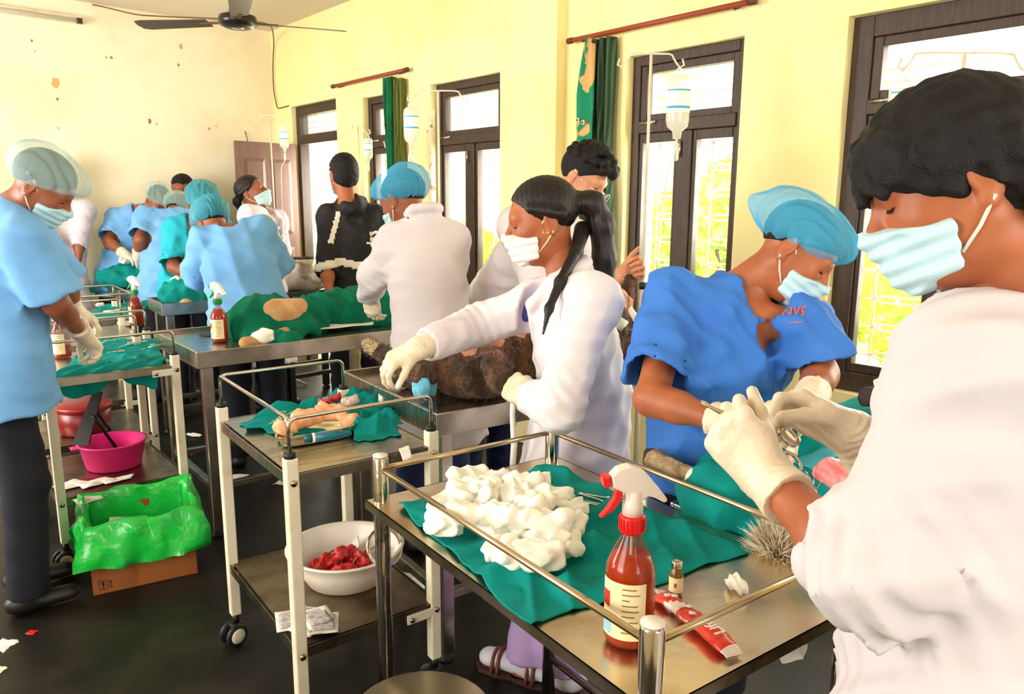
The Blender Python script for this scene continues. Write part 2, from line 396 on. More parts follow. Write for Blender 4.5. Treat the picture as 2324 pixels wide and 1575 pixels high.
# ---- door
D = struct(empty('door_1', (XW, 6.25, 0)))
def dbx(n, lo, hi, mt=mWood, bev=.004, par=None): return MB().box(Vector(lo)-D.location, Vector(hi)-D.location).build(n, mt, par or D, bevel=bev)
dbx('frame_jamb', (XW+.04, 5.84, 0), (XW+.13, 5.90, 2.35)); dbx('frame_jamb', (XW+.04, 6.60, 0), (XW+.13, 6.66, 2.35)); dbx('frame_head', (XW+.04, 5.90, 2.27), (XW+.13, 6.60, 2.35)); dbx('transom_rail', (XW+.035, 5.90, 2.02), (XW+.13, 6.60, 2.10))
dbx('pane', (XW+.08, 5.9, 2.1), (XW+.084, 6.6, 2.27), mGlass, 0)
for k in range(3): dbx('grille_bar', (XW+.15, 5.86, 2.12+k*.05), (XW+.158, 6.64, 2.128+k*.05), mGrille, 0)
# right leaf, half open outward; left leaf swung into the room beside the back wall
lf = empty('door_leaf', (0, .38, 0), 0, D); lf.rotation_euler = (0, 0, R(6))
def leaf(par, w_, sx):
    MB().box((-.018, 0, .02), (.018, 0, .02)) 
    o = MB().box((min(0, sx*w_), -.018, .01), (max(0, sx*w_), .018, 2.02)).build('leaf_board', mDoor, par, bevel=.003)
    n = 2
    for r_, (za, zb) in enumerate(((.15, .62), (.74, 1.10), (1.22, 1.88))):
        for c_ in range(n):
            x0 = sx*(w_*(.10+c_*.44)); x1 = sx*(w_*(.10+c_*.44+.35)); a, b = min(x0, x1), max(x0, x1)
            for sy in (-1, 1):
                ya = sy*.018
                v = [(a, ya, za), (b, ya, za), (b, ya, zb), (a, ya, zb), (a+.03, ya+sy*.012, za+.03), (b-.03, ya+sy*.012, za+.03), (b-.03, ya+sy*.012, zb-.03), (a+.03, ya+sy*.012, zb-.03)]
                fc = [(0, 1, 5, 4), (1, 2, 6, 5), (2, 3, 7, 6), (3, 0, 4, 7), (4, 5, 6, 7)]
                MB().add(v, fc).build('panel', mDoor, par)
leaf(lf, .58, -1)
lf2 = empty('door_leaf', (.08, -.34, 0), 0, D); lf2.rotation_euler = (0, 0, R(62)); leaf(lf2, .36, 1)
# ---- skirting line at the back wall
struct(MB().box((XL, YB-.012, 0), (XW, YB, .1)).build('baseboard_back', mat('grey_skirting', (120, 112, 100), .6)))
# ---- outside: ground, hedge, neighbouring house
mGrass = mat('sunlit_ground', (176, 190, 90), .9, col2=(206, 200, 140), nscale=1.2)
tag(MB().box((3.5, -8, -.3), (40, 30, -.12)).build('ground', mGrass), kind='structure')
mLeaf = mat('sunlit_leaves', (176, 206, 50), .6, col2=(214, 226, 96), nscale=2)
def hedge(name, label, c, sx, sy, sz, n, seed):
    r = np.random.default_rng(seed); V = []; Q = []
    u = r.normal(size=(n, 3)); u /= np.linalg.norm(u, axis=1)[:, None]; P = u*(r.uniform(.55, 1, n)**.5)[:, None]*np.array([sx, sy, sz])+np.array([0, 0, sz*.95])
    A = r.normal(size=(n, 3)); A /= np.linalg.norm(A, axis=1)[:, None]; B = np.cross(A, r.normal(size=(n, 3))); B /= np.linalg.norm(B, axis=1)[:, None]
    L = r.uniform(.06, .13, n)[:, None]
    V = np.stack([P-A*L, P+B*L*.45, P+A*L, P-B*L*.45], 1).reshape(-1, 3); Q = np.arange(4*n).reshape(-1, 4)
    root = empty(name, c); tag(root, label, 'shrub', 'shrubs outside the windows')
    o = npmesh('foliage', V, Q, mLeaf, root, smooth=False); o['kind'] = 'stuff'
    MB().tube([(0, 0, -.12), (.03, 0, sz*.6), (0, .05, sz*1.2)], [.05, .04, .02], 7).build('stem', mat('bark', (96, 80, 56), .9), root)
    return root
hedge('leafy_shrub', 'sunlit yellow-green shrub outside the large right-hand window', (6.2, 1.0, 0), 1.2, 1.9, .95, 3000, 1)
hedge('leafy_shrub', 'sunlit green shrub outside the window with the hanging saline bag', (6.4, 4.2, 0), 1.0, 1.1, .9, 2200, 2)
hedge('leafy_shrub', 'tall sunlit shrub behind the window next to the striped curtain', (8.9, 5.2, 0), 1.2, 1.1, 1.15, 2200, 3)
hedge('leafy_shrub', 'low green shrub seen through the open doorway', (6.3, 8.9, 0), 1.0, 1.2, .7, 1800, 4)
hs = empty('neighbouring_house', (9.5, 8.2, 0)); tag(hs, 'pinkish neighbouring house wall seen through the narrow window panes', 'house')
mPink = mat('pink_brick', (226, 170, 150), .8, col2=(238, 196, 176), nscale=5)
MB().box((-.1, -.9, -.12), (.3, 1.3, 3.4)).build('wall', mPink, hs)
MB().box((-.4, -1.1, 3.4), (.6, 1.5, 3.55)).build('roof_slab', mat('pale_concrete', (220, 214, 204), .8), hs)
MB().box((-.13, -.2, 1.2), (-.08, .5, 2.3)).build('window', mat('dim_pane', (120, 120, 116), .3), hs)
# ------------------------------------------------------------------ tables and trolleys
def op_table(label, fl, rot, L, W, h, legs=True, apron=.075, mtop=None, mleg=None, name='operating_table', group=None):
    mtop = mtop or mSteel; mleg = mleg or mSteel
    r = empty(name, (fl[0], fl[1], 0), R(rot)); tag(r, label, 'table', group)
    t = .012
    MB().box((t, t, h-.035), (L-t, W-t, h-.022)).build('tabletop', mtop, r)
    for lo, hi in (((0, 0, h-apron), (L, t, h)), ((0, W-t, h-apron), (L, W, h)), ((0, t, h-apron), (t, W-t, h)), ((L-t, t, h-apron), (L, W-t, h))):
        MB().box(lo, hi).build('rim', mtop, r, bevel=.003)
    q = .045
    for x in (.03, L-.03-q):
        for y in (.03, W-.03-q):
            MB().box((x, y, .03), (x+q, y+q, h-.035)).build('leg', mleg, r, bevel=.004)
            MB().lathe([(.03, 0), (.03, .012), (.018, .03), (.016, .05)], (x+q/2, y+q/2, 0), 12).build('leg_foot', mBlack, r)
    z = .22
    for y in (.035, W-.065): MB().box((.06, y, z), (L-.06, y+.03, z+.03)).build('stretcher', mleg, r, bevel=.003)
    for x in (.035, L-.065): MB().box((x, .06, z), (x+.03, W-.06, z+.03)).build('stretcher', mleg, r, bevel=.003)
    return r
def caster(p, parent):
    c = empty('caster', p, random.uniform(-1, 1), parent)
    MB().cyl((0, 0, .075), (0, 0, .11), .012, 10).build('caster_stem', mBlackM, c)
    MB().box((-.022, -.018, .045), (.018, .018, .078)).build('caster_fork', mBlack, c, bevel=.006)
    for s_ in (-1, 1):
        MB().lathe([(.010, 0), (.036, 0), (.040, .005), (.040, .012), (.034, .016), (.010, .016)], n=20, M=Matrix.Translation((-.012, s_*.012+(-.016 if s_ < 0 else 0)+.0, .040)) @ Matrix.Rotation(R(-90), 4, 'X') @ Matrix.Identity(4)).build('wheel', mBlack, c)
        MB().lathe([(.010, 0), (.026, 0), (.026, .003), (.010, .003)], n=16, M=Matrix.Translation((-.012, s_*.030-(.003 if s_ > 0 else 0), .040)) @ Matrix.Rotation(R(-90), 4, 'X')).build('wheel_disc', mPaint, c)
def trolley(label, fl, rot, w_, d_, rails=('front', 'left', 'back'), top=.845, zs=(.80, .30), rail_h=.105, group=None):
    r = empty('instrument_trolley', (fl[0], fl[1], 0), R(rot)); tag(r, label, 'trolley', group)
    q = .034
    cs = {'FL': (0, 0), 'FR': (w_, 0), 'BL': (0, d_), 'BR': (w_, d_)}
    for k, (x, y) in cs.items():
        p = MB().box((x-q/2, y-q/2, .11), (x+q/2, y+q/2, top)).build('post', mPaint, r, bevel=.004)
        MB().cyl((x, y, top), (x, y, top+.014), .016, 14).build('collar', mBlack, r)
        for z in (zs[0]-.02, zs[1]-.02):
            MB().cyl((x, y-q/2, z), (x, y-q/2-.006, z), .009, 12).build('bolt', mRust, p)
        caster((x, y, 0), r)
    for z in zs:
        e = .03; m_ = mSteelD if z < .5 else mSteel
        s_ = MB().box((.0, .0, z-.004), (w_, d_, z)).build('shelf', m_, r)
        for lo, hi in (((.017, -.012, z-e), (w_-.017, -.009, z)), ((.017, d_+.009, z-e), (w_-.017, d_+.012, z)), ((-.012, .017, z-e), (-.009, d_-.017, z)), ((w_+.009, .017, z-e), (w_+.012, d_-.017, z))):
            MB().box(lo, hi).build('shelf_edge', m_, s_)
        b = MB().box((w_-.10, -.017, z-.042), (w_-.01, -.012, z-.012)).build('bracket', mPaint, r, bevel=.006)
        MB().cyl((w_-.085, -.017, z-.028), (w_-.085, -.022, z-.028), .008, 12).build('bolt', mRust, b)
    zr = top+rail_h; rr = .02
    def rail(a, b):
        a, b = Vector((*cs[a], 0)), Vector((*cs[b], 0)); u = (b-a).normalized()
        pts = [(a.x, a.y, top), (a.x, a.y, zr-rr)]
        for t in (30, 60, 90): pts.append((a.x+u.x*rr*(1-math.cos(R(t))), a.y+u.y*rr*(1-math.cos(R(t))), zr-rr+rr*math.sin(R(t))))
        for t in (90, 60, 30): pts.append((b.x-u.x*rr*(1-math.cos(R(t))), b.y-u.y*rr*(1-math.cos(R(t))), zr-rr+rr*math.sin(R(t))))
        pts += [(b.x, b.y, zr-rr), (b.x, b.y, top)]
        MB().tube(pts, .0058, 8).build('guard_rail', mChrome, r)
    for n in rails: rail(*{'front': ('FL', 'FR'), 'left': ('FL', 'BL'), 'back': ('BL', 'BR'), 'right': ('FR', 'BR')}[n])
    return r
midT = trolley('cream instrument trolley with kidney dish and white basin beside the brown dog table', (.815, 1.80), -5, .425, .62)
trA = trolley('cream instrument trolley behind the cardboard box lined with a green bag', (.553, 3.42), -1, .485, .60)
trB = trolley('instrument trolley with brown spray bottle, second in the left row', (.58, 4.20), -3, .56, .58)
trC = trolley('instrument trolley nearest the white back wall in the left row', (.78, 5.02), -4, .52, .60, rails=('front', 'back', 'right'))
dogT = op_table('stainless operating table under the brown dog', (1.30, 1.82), -6.5, 1.15, .74, .87)
T4 = op_table('stainless operating table with a green-trigger spray bottle near its corner', (1.085, 3.27), -2.5, 1.12, .70, .87)
T3 = op_table('stainless operating table in front of the man in royal blue scrubs', (1.418, .483), -6, .98, .60, .77)
T5 = op_table('small stainless operating table behind the sky-blue scrub back', (1.40, 4.77), -5, .56, .40, .90)
T6 = op_table('operating table beside the white back wall where two surgeons bend over', (1.50, 6.08), -3, .60, .44, .86)
T7 = op_table('black-edged table carrying the pale dog near the open door', (2.33, 5.10), 3, .62, .5, .87, mtop=mBlackM, mleg=mBlackM)
# front table of round posts and rails
ft = empty('instrument_table', (.823, .62, 0), R(-6)); tag(ft, 'rusty chrome-posted instrument table with red spray bottle in the foreground', 'table')
FW_, FD_, FZ = .53, .905, .785
for i, (x, y) in enumerate(((0, 0), (FW_, 0), (0, FD_), (FW_, FD_))):
    rad = .0195
    p = MB().lathe([(rad, 0), (rad, .895), (rad-.002, .90), (0.0, .90)], (x, y, 0), 20).build('post', mRust if i == 2 else mChrome, ft)
    MB().lathe([(rad-.0012, .9002), (rad-.0012, .9032), (0, .9036)], (x, y, 0), 20).build('post_cap', mWhiteS, p)
MB().box((-.03, -.035, FZ-.004), (FW_+.03, FD_+.03, FZ)).build('tabletop', mat('stained_steel', (222, 208, 180), .27, 1.0, col2=(176, 146, 98), nscale=6, thr=(.5, .74), bump=.04, bscale=50), ft)
for lo, hi in (((-.03, -.035, FZ-.022), (FW_+.03, -.032, FZ)), ((-.03, FD_+.027, FZ-.022), (FW_+.03, FD_+.03, FZ)), ((-.03, -.032, FZ-.022), (-.027, FD_+.027, FZ)), ((FW_+.027, -.032, FZ-.022), (FW_+.03, FD_+.027, FZ))):
    MB().box(lo, hi).build('top_edge', mSteelD, ft)
for a, b in (((0, 0), (0, FD_)), ((0, FD_), (FW_, FD_)), ((FW_, FD_), (FW_, 0)), ((0, 0), (FW_, 0))):
    MB().cyl((*a, .868), (*b, .868), .0068, 10).build('guard_rail', mat('brassy_rail', (206, 184, 150), .25, 1.0), ft)
for a, b in (((0, 0), (0, FD_)), ((FW_, FD_), (FW_, 0))):
    MB().cyl((*a, .17), (*b, .17), .011, 10).build('stretcher', mChrome, ft)
MB().cyl((0, FD_/2, .17), (FW_, FD_/2, .17), .011, 10).build('stretcher', mChrome, ft)
# round stool
st = empty('round_stool', tuple(onz(958, 1612, .0)*0+np.append(onz(955, 1618, .45)[:2], 0))); tag(st, 'round steel stool seat under the front instrument table', 'stool')
MB().lathe([(0, .43), (.14, .43), (.15, .436), (.15, .447), (.142, .452), (0, .456)], n=32).build('seat', mat('spun_steel', (196, 182, 150), .3, 1.0), st)
MB().cyl((0, 0, .05), (0, 0, .432), .018, 12).build('column', mChrome, st)
for k in range(4):
    a = R(45+90*k); MB().tube([(0, 0, .16), (.1*math.cos(a), .1*math.sin(a), .12), (.17*math.cos(a), .17*math.sin(a), .012)], .011, 8).build('leg', mChrome, st)
# ------------------------------------------------------------------ people: head, hair, cap, mask, hands
def head_sdf(h, pad=.05):
    f = Field((-.14, -.19, -.19), (.14, .17, .19), h)
    f.ell((0, -.012, .035), (.075, .098, .084), .03); f.ell((0, .026, -.03), (.060, .064, .086), .05)
    f.cone((0, .052, -.088), (0, .046, -.092), .026, k=.04)
    for s in (-1, 1):
        f.cone((s*.052, -.005, -.045), (s*.022, .052, -.086), .02, .018, .035)
        f.ell((s*.036, .062, -.022), (.022, .02, .02), .03)
        f.ell((s*.031, .094, .010), (.019, .012, .012), .014, 'sub')
        f.ell((s*.031, .075, .008), (.015, .015, .012), .004)
        f.ell((s*.0105, .098, -.026), (.009, .012, .008), .008)
        Mx = np.array(Matrix.Rotation(s*-.35, 3, 'Z') @ Matrix.Rotation(-.2, 3, 'X'))
        f.ell((s*.077, -.014, -.004), (.010, .021, .033), .006, M=Mx); f.ell((s*.079, -.008, -.032), (.008, .011, .012), .008)
        f.ell((s*.089, -.010, .002), (.008, .012, .020), .006, 'sub', M=Mx)
    f.cone((-.04, .08, .028), (.04, .08, .028), .011, k=.022)
    f.cone((0, .090, .014), (0, .112, -.022), .008, .0125, .012)
    f.cone((-.017, .089, -.054), (.017, .089, -.054), .007, k=.008); f.cone((-.014, .087, -.066), (.014, .087, -.066), .008, k=.008)
    f.cone((0, -.02, -.06), (0, -.04, -.17), .052, .056, .03)
    return f
_T = {}
def template(key, fn):
    if key not in _T: _T[key] = fn()
    return _T[key]
def head_mesh(h): return template(('head', h), lambda: head_sdf(h).mesh())
def mask_mesh(h):
    def mk():
        f = head_sdf(h); f.f -= np.float32(.009)
        P = np.meshgrid(*f.ax, indexing='ij', sparse=True)
        x, y, z = P
        top = z-(-.010-.38*np.abs(x)); bot = -(z+.118-.30*np.abs(x)); back = -(y-.028+.12*z)
        f.f = np.maximum(np.maximum(f.f, top), np.maximum(bot, back)).astype(np.float32)
        f.ell((0, .098, -.06), (.03, .022, .045), .03)
        f.f = np.maximum(np.maximum(f.f, top), bot).astype(np.float32)
        f.bump(lambda x, y, z: .0022*np.sin(z*2*math.pi/.022)*np.clip((y-.02)*30, 0, 1), .03)
        return f.mesh()
    return template(('mask', h), mk)
def hair_mesh(kind, h):
    def mk():
        f = Field((-.16, -.24, -.36), (.16, .2, .22), h)
        P = np.meshgrid(*f.ax, indexing='ij', sparse=True); x, y, z = P
        f.ell((0, -.014, .04), (.085, .107, .094), .02)
        if kind == 'under': f.f = np.maximum(f.f+np.float32(.002), (.50*y-z+.016)/1.118).astype(np.float32)
        if kind in ('short', 'buzz'):
            if kind == 'buzz': f.f += np.float32(.005)
            f.f = np.maximum(f.f, (.86*y-z-.012+.30*np.abs(x)*0)/1.3).astype(np.float32)
            f.ell((0, -.05, -.012), (.077, .066, .078), .02); f.ell((0, .03, -.02), (.15, .062, .085), .012, 'sub')
            f.f = np.maximum(f.f, (.9*y-z-.012)/1.35).astype(np.float32)
            for s in (-1, 1): f.ell((s*.08, -.012, -.006), (.03, .026, .036), .008, 'sub'); f.cone((s*.074, .018, .035), (s*.0735, .014, -.006), .010, .005, .01)
            f.bump(noise3(160, .0016, 3), .02)
        if kind == 'bowl':                                     # full straight hair with a fringe over the brow
            f.ell((0, -.006, .045), (.092, .116, .098), .02); f.ell((0, -.06, .0), (.080, .062, .085), .03)
            f.f = np.maximum(f.f, np.minimum(np.maximum((.62*y-z-.030)/1.18, -(y+.0)*0+(.62*y-z-.030)/1.18), 9)).astype(np.float32)
            for i in range(9):
                t = -1+2*i/8; f.cone((t*.06, .085-.03*t*t, .085), (t*.066+.004*math.sin(i*3), .112-.04*t*t, .034-.01*(i % 2)), .017, .006, .012)
            for s in (-1, 1):
                f.cone((s*.080, .03, .05), (s*.078, .022, -.006), .013, .006, .015); f.cone((s*.078, -.05, .02), (s*.066, -.062, -.075), .018, .008, .02)
            f.cone((-.03, -.09, -.03), (-.02, -.088, -.10), .03, .012, .02); f.cone((.03, -.09, -.03), (.02, -.088, -.10), .03, .012, .02)
            f.bump(add_fn(noise3(130, .0018, 5), folds([((1, .25, .1), .018, 1)], .0018, 4, .6)), .02)
        if kind == 'curly':
            f.f = np.maximum(f.f, (.80*y-z-.004)/1.28).astype(np.float32)
            r = np.random.default_rng(5)
            for i in range(90):
                a = r.uniform(0, 6.28); e = r.uniform(.25, 1.5); p = np.array([.085*math.cos(e)*math.cos(a), -.0+.115*math.cos(e)*math.sin(a), .045+.10*math.sin(e)])
                if p[1] > .8*0 and p[2] < .06+.2*p[1]: continue
                f.ell(p, np.array([.017, .017, .017])*r.uniform(.7, 1.25), .006)
            for i in range(16):
                t = -1+2*i/15; f.ell((t*.06, .098-.035*t*t+r.uniform(-.006, .01), .085+r.uniform(-.012, .02)), (.02, .02, .02), .008)
        if kind in ('pony', 'bun'):
            f.f += np.float32(.002)
            f.f = np.maximum(f.f, (1.15*y-z-.010)/1.52).astype(np.float32)
            for s in (-1, 1): f.cone((s*.072, .035, .045), (s*.08, -.05, .012), .012, .016, .015)
            if kind == 'pony':
                f.cone((0, -.10, .03), (0, -.135, .03), .03, .026, .02)
                f.chain([(.0, -.12, .03), (.0, -.158, .018), (.004, -.172, -.05), (.004, -.160, -.15), (.0, -.145, -.25), (0, -.135, -.32)], [.026, .034, .037, .034, .026, .010], .02)
            else: f.ell((0, -.125, -.02), (.035, .03, .035), .02); f.cone((0, -.13, -.03), (.0, -.12, -.11), .028, .012, .02)
            f.bump(folds([((1, .1, .05), .012, 1), ((.3, 1, .0), .016, .6)], .0010, 4, .3), .02)
        return f.mesh()
    return template(('hair', kind, h), mk)
def cap_mesh(kind, h):
    def mk():
        f = Field((-.19, -.24, -.2), (.19, .2, .24), h)
        P = np.meshgrid(*f.ax, indexing='ij', sparse=True); x, y, z = P
        f.ell((0, -.012, .054), (.098, .120, .082), .03)
        if kind == 'puff': f.ell((.0, -.075, .06), (.085, .085, .066), .05); f.ell((0, -.135, .03), (.035, .035, .03), .03); f.ell((0, .03, .06), (.090, .09, .070), .04); f.ell((0, -.16, .035), (.02, .03, .018), .03)
        if kind == 'front': f.ell((0, .072, .058), (.086, .070, .062), .05); f.ell((0, -.03, .056), (.096, .105, .080), .05)
        cut = (.50*y-z-.006)/1.118
        f.f = f.f+(.021*np.exp(-np.maximum(-cut, 0)/.014)).astype(np.float32); f.f = np.maximum(f.f, cut).astype(np.float32)
        gy, gz = (.13, .03) if kind != 'front' else (-.13, -.04)
        def wr(x, y, z):
            a = np.arctan2(x, z-gz+.02+.6*np.abs(y-gy)); d = np.sqrt((y-gy)**2+x*x*.3)
            return .0050*(1-np.abs(np.sin(a*16+1.3*np.sin(z*26+y*21)+.8*np.sin(x*60)))*1.5)+.0014*np.sin(a*41+y*46)
        f.bump(wr, .02)
        n_ = np.array([0, .42, -1])/1.085
        return f.mesh()
    return template(('cap', kind, h), mk)
def xf(VQ, O, M, s=1.0): return VQ[0]*s @ np.asarray(M).T+np.asarray(O), VQ[1]
def join(parts):
    V = []; Q = []; n = 0
    for v, q in parts: V.append(v); Q.append(q+n); n += len(v)
    return np.concatenate(V), np.concatenate(Q)
def frame(fwd, up):                                            # columns: right, forward, up
    y = unit(fwd); x = unit(np.cross(y, up)); z = np.cross(x, y); return np.stack([x, y, z], 1)
def hand_mesh(curl=(25, 30, 20), thumb=(.5, .3), spread=6, h=.0028, side=1, cuff=None, fat=0.0, curls=None):
    """left hand, wrist at origin, fingers +y, palm faces -z, thumb +x; side=-1 mirrors to a right hand"""
    f = Field((-.11, -.12, -.13), (.12, .22, .10), h)
    base = [(.033, .088), (.011, .094), (-.011, .090), (-.031, .080)]; ln = [.074, .082, .076, .060]; rad = [.0098, .0100, .0095, .0085]
    for (bx_, by_) in base: f.cone((bx_*.55, .0, 0), (bx_, by_, 0), .0175, .0125+fat, .018, flat=((0, 0, 1), .9))
    f.cone((.02, .02, -.006), (.036, .05, -.012), .016, .014, .02); f.cone((-.018, .02, -.004), (-.026, .06, -.004), .014, .013, .02)
    f.cone((0, -.03, 0), (0, .02, 0), .025, .026, .02, flat=((0, 0, 1), .8))
    for i, (bx_, by_) in enumerate(base):
        c = curls[i] if curls else curl
        p = np.array([bx_, by_, 0.]); a = 0; sp = R(spread*(1.5-i)/1.5)
        for j, fr in enumerate((.46, .30, .24)):
            a += R(c[j]); d = np.array([math.sin(sp)*math.cos(a), math.cos(sp)*math.cos(a), -math.sin(a)])
            q = p+d*ln[i]*fr*1.08; f.cone(p, q, rad[i]*(1-.08*j)+fat, rad[i]*(1-.08*(j+1))+fat, .004 if j else .010); p = q
    t0 = np.array([.036, .045, -.012]); out, dn = thumb
    d1 = unit((out, 1-.3*out, -dn)); t1 = t0+d1*.042; d2 = unit((out*.55, 1, -dn*1.3)); t2 = t1+d2*.036
    f.cone(t0, t1, .0125+fat, .011+fat, .010); f.cone(t1, t2, .0108+fat, .009+fat, .004)
    if cuff is not None:
        d = unit(cuff); f.cone((0, .0, 0), d*.055+np.array([0, -.005, 0]), .0345, .042, .014, capb=True)
        f.bump(lambda x, y, z: np.where(y < .01, .0014*np.sin((x*d[0]+y*d[1]+z*d[2])*560+2*np.sin(x*120)), 0), .01)
    V, Q = f.mesh(); V = relax(V, Q, .4)
    if side < 0: V = V*np.array([-1, 1, 1]); Q = Q[:, ::-1]
    return V, Q
# ------------------------------------------------------------------ people: body and clothes
def person(label, hip, neck, face, head, look, hup=(0, 0, 1), sh=None, L=None, Rr=None, outfit='scrub', cloth=None, skin=None, hs=1.0, res=.010,
           hair=None, cap=None, mask=None, strap=True, trousers=None, hands=None, sleeve=None, feet=None, seed=0, legs=True, group=None, hairmat=None, capmat=None, detail=.0036, brow=True, hem=.0, shoe=None, girth=1.0, foldamp=1.0):
    cloth = cloth or mScrub; skin = skin or mSkinM; trousers = trousers or mJean
    hip, neck, head = (np.asarray(v, float) for v in (hip, neck, head))
    fx = unit(face); u = unit(neck-hip); fx = unit(fx-u*(fx@u)); rx = np.cross(fx, u)             # rx: the person's right
    if sh is None: sh = (neck-u*.045-rx*.175, neck-u*.045+rx*.175)                                  # left, right shoulder
    sL, sR = (np.asarray(v, float) for v in sh)
    arms = [('L', sL, *[np.asarray(v, float) for v in L]), ('R', sR, *[np.asarray(v, float) for v in Rr])]
    base = np.array([hip[0], hip[1], 0.0])
    ft = feet or (base-rx*.11*np.array([1, 1, 0])+fx*.0, base+rx*.11*np.array([1, 1, 0]))
    ff = unit(np.array([fx[0], fx[1], 0]))
    hl = [hip-rx*.085, hip+rx*.085]
    ank = [np.array([ft[0][0], ft[0][1], .09]), np.array([ft[1][0], ft[1][1], .09])]
    kne = [(hl[i]+ank[i])/2+ff*.03 for i in range(2)]
    root = empty('person', tuple(base)); tag(root, label, 'person', group)
    pts = np.array([hip, neck, head, sL, sR, *L, *Rr]); lo = pts.min(0)-.17; hi = pts.max(0)+.17; lo[2] = hip[2]-.2
    if legs: lo = np.minimum(lo, np.min(np.array(ank), 0)-.12); hi = np.maximum(hi, np.max(np.array(ank), 0)+.12); lo[2] = -.01
    MH = frame(look, hup)
    # body
    b = Field(lo, hi, res)
    ch = neck-u*.22
    b.cone(ch, hip, .138*girth, .13*girth, .05, flat=(fx, .72)); b.cone(neck-u*.04+fx*.008, ch+fx*.006, .056, .122, .03, flat=(fx, .74)); b.cone(sL, sR, .045, k=.06)
    b.cone(neck-u*.04, head+MH @ np.array([0, -.03, -.09])*hs, .058, .050, .03)
    for s_, S, E_, W_ in arms:
        b.chain([S, E_, W_], [.05, .041, .0245], .02); b.cone(E_, E_+(W_-E_)*.35, .040, .041, .02)
        pass
    if legs:
        for i in range(2):
            b.chain([hl[i], kne[i], ank[i]], [.085, .055, .038], .03); b.cone(ank[i]+(0, 0, -.05), ank[i]+ff*.14+np.array([0, 0, -.065]), .033, .022, .03)
    bodyVQ = b.mesh(); bodyVQ = (relax(relax(*bodyVQ), bodyVQ[1]), bodyVQ[1])
    hd = xf(head_mesh(detail), head, MH, hs)
    parts = [bodyVQ, hd]
    for hnd in (hands or []):
        if hnd.get('bare'): parts.append(place_hand(hnd))
    V, Q = join(parts); npmesh('body', V-base, Q, skin, root)
    # garment
    g = Field(lo-.04, hi+.04, res)
    big = {'scrub': .165, 'coat': .168, 'jacket': .17}[outfit]*girth
    hemp = hip-np.array([0, 0, {'scrub': .14, 'coat': .52, 'jacket': .04}[outfit]+hem])
    fm = (np.asarray(ft[0])+np.asarray(ft[1]))/2; hemp = hemp+np.array([fm[0]-hip[0], fm[1]-hip[1], 0])*(hip[2]-hemp[2])/hip[2]
    wst = neck+(hip-neck)*.62
    g.cone(ch, wst, big, big*.96, .05, flat=(fx, .74)); g.cone(wst, hip, big*.96, big*1.05, .05, flat=(fx, .76))
    if outfit != 'jacket': g.cone(hip, hemp, big*1.05, big*(1.16 if outfit == 'scrub' else 1.38), .04, flat=(fx, .80 if outfit == 'scrub' else .92), capb=True)
    else: g.cone(hip, hemp, big*1.02, big*.9, .04, flat=(fx, .80), capb=True)
    g.cone(neck-u*.05, ch, .07, big*.86, .06, flat=(fx, .8)); g.cone(sL, sR, .062, k=.07)
    for S in (sL, sR): g.cone(neck-u*.03, S, .05, .064, .05)
    if outfit == 'jacket': g.ell(neck-fx*.06-u*.03, (.095, .075, .06), .03); g.chain([neck+u*.02+fx*.05-rx*.05, neck+u*.025-rx*.068, neck+u*.03-fx*.055, neck+u*.025+rx*.068, neck+u*.02+fx*.05+rx*.05], [.02]*5, .02)
    for s_, S, E_, W_ in arms:
        if outfit == 'scrub':
            fr = sleeve or .82; e = S+(E_-S)*fr; ax = unit(E_-S)
            g.cone(S, e, .074, .088*girth, .045, capb=True)
        else:
            fr = sleeve or .95; e = E_+(W_-E_)*fr
            g.cone(S, E_, .071, .066, .05); g.cone(E_, e, .066, .053, .025, capb=True)
    # creases
    dirs = [(rx+.2*u, .13, 1), (rx*.6+u*.9, .10, .8), (rx*.7-u*.7, .085, .6), (u+.3*fx, .09, .35)]
    g.bump(folds(dirs, .0085*foldamp, seed, 1.5), .05); g.bump(folds([(rx*.5+u*.8+fx*.3, .055, 1), (rx*.8-u*.5+fx*.4, .048, .8)], .0032*foldamp, seed+9, 1.1), .05)
    for s_, S, E_, W_ in arms:                               # creases round the bent elbow
        if outfit != 'scrub':
            ax = unit(unit(W_-E_)-unit(S-E_))
            g.bump(lambda x, y, z, E_=E_, ax=ax: -.005*foldamp*np.sin(((x-E_[0])*ax[0]+(y-E_[1])*ax[1]+(z-E_[2])*ax[2])*2*math.pi/.034+1.2*np.sin(x*31+z*23))*np.exp(-((x-E_[0])**2+(y-E_[1])**2+(z-E_[2])**2)/.0085), .04)
        else:
            e = S+(E_-S)*(sleeve or .82); ax = unit(E_-S); g.cone(S+(E_-S)*.45, e+ax*.02, .062, .079*girth, .004, 'sub')
    # neckline
    if outfit == 'scrub':
        g.cone(neck+u*.05-fx*.005, neck-u*.02+fx*.03, .064, .060, .01, 'sub'); g.cone(neck+fx*.06, neck-u*.135+fx*.115, .064, .034, .01, 'sub'); g.cone(neck-u*.02+fx*.10, neck-u*.105+fx*.13, .048, .026, .008, 'sub')
    else:
        g.cone(neck+u*.06+fx*.035, neck-u*.0+fx*.035, .05, .046, .01, 'sub'); g.cone(neck+fx*.09, neck-u*.22+fx*.165, .05, .03, .012, 'sub')
        pr = [neck-u*.19+fx*.128-rx*.022, neck-u*.06+fx*.095-rx*.065, neck+u*.012+fx*.015-rx*.072, neck+u*.03-fx*.035-rx*.06, neck+u*.034-fx*.058-rx*.025, neck+u*.034-fx*.058+rx*.025, neck+u*.03-fx*.035+rx*.06, neck+u*.012+fx*.015+rx*.072, neck-u*.06+fx*.095+rx*.065, neck-u*.19+fx*.128+rx*.022]
        if outfit == 'coat': g.chain(pr, [.008, .019, .019, .019, .019, .019, .019, .019, .019, .008], .012)
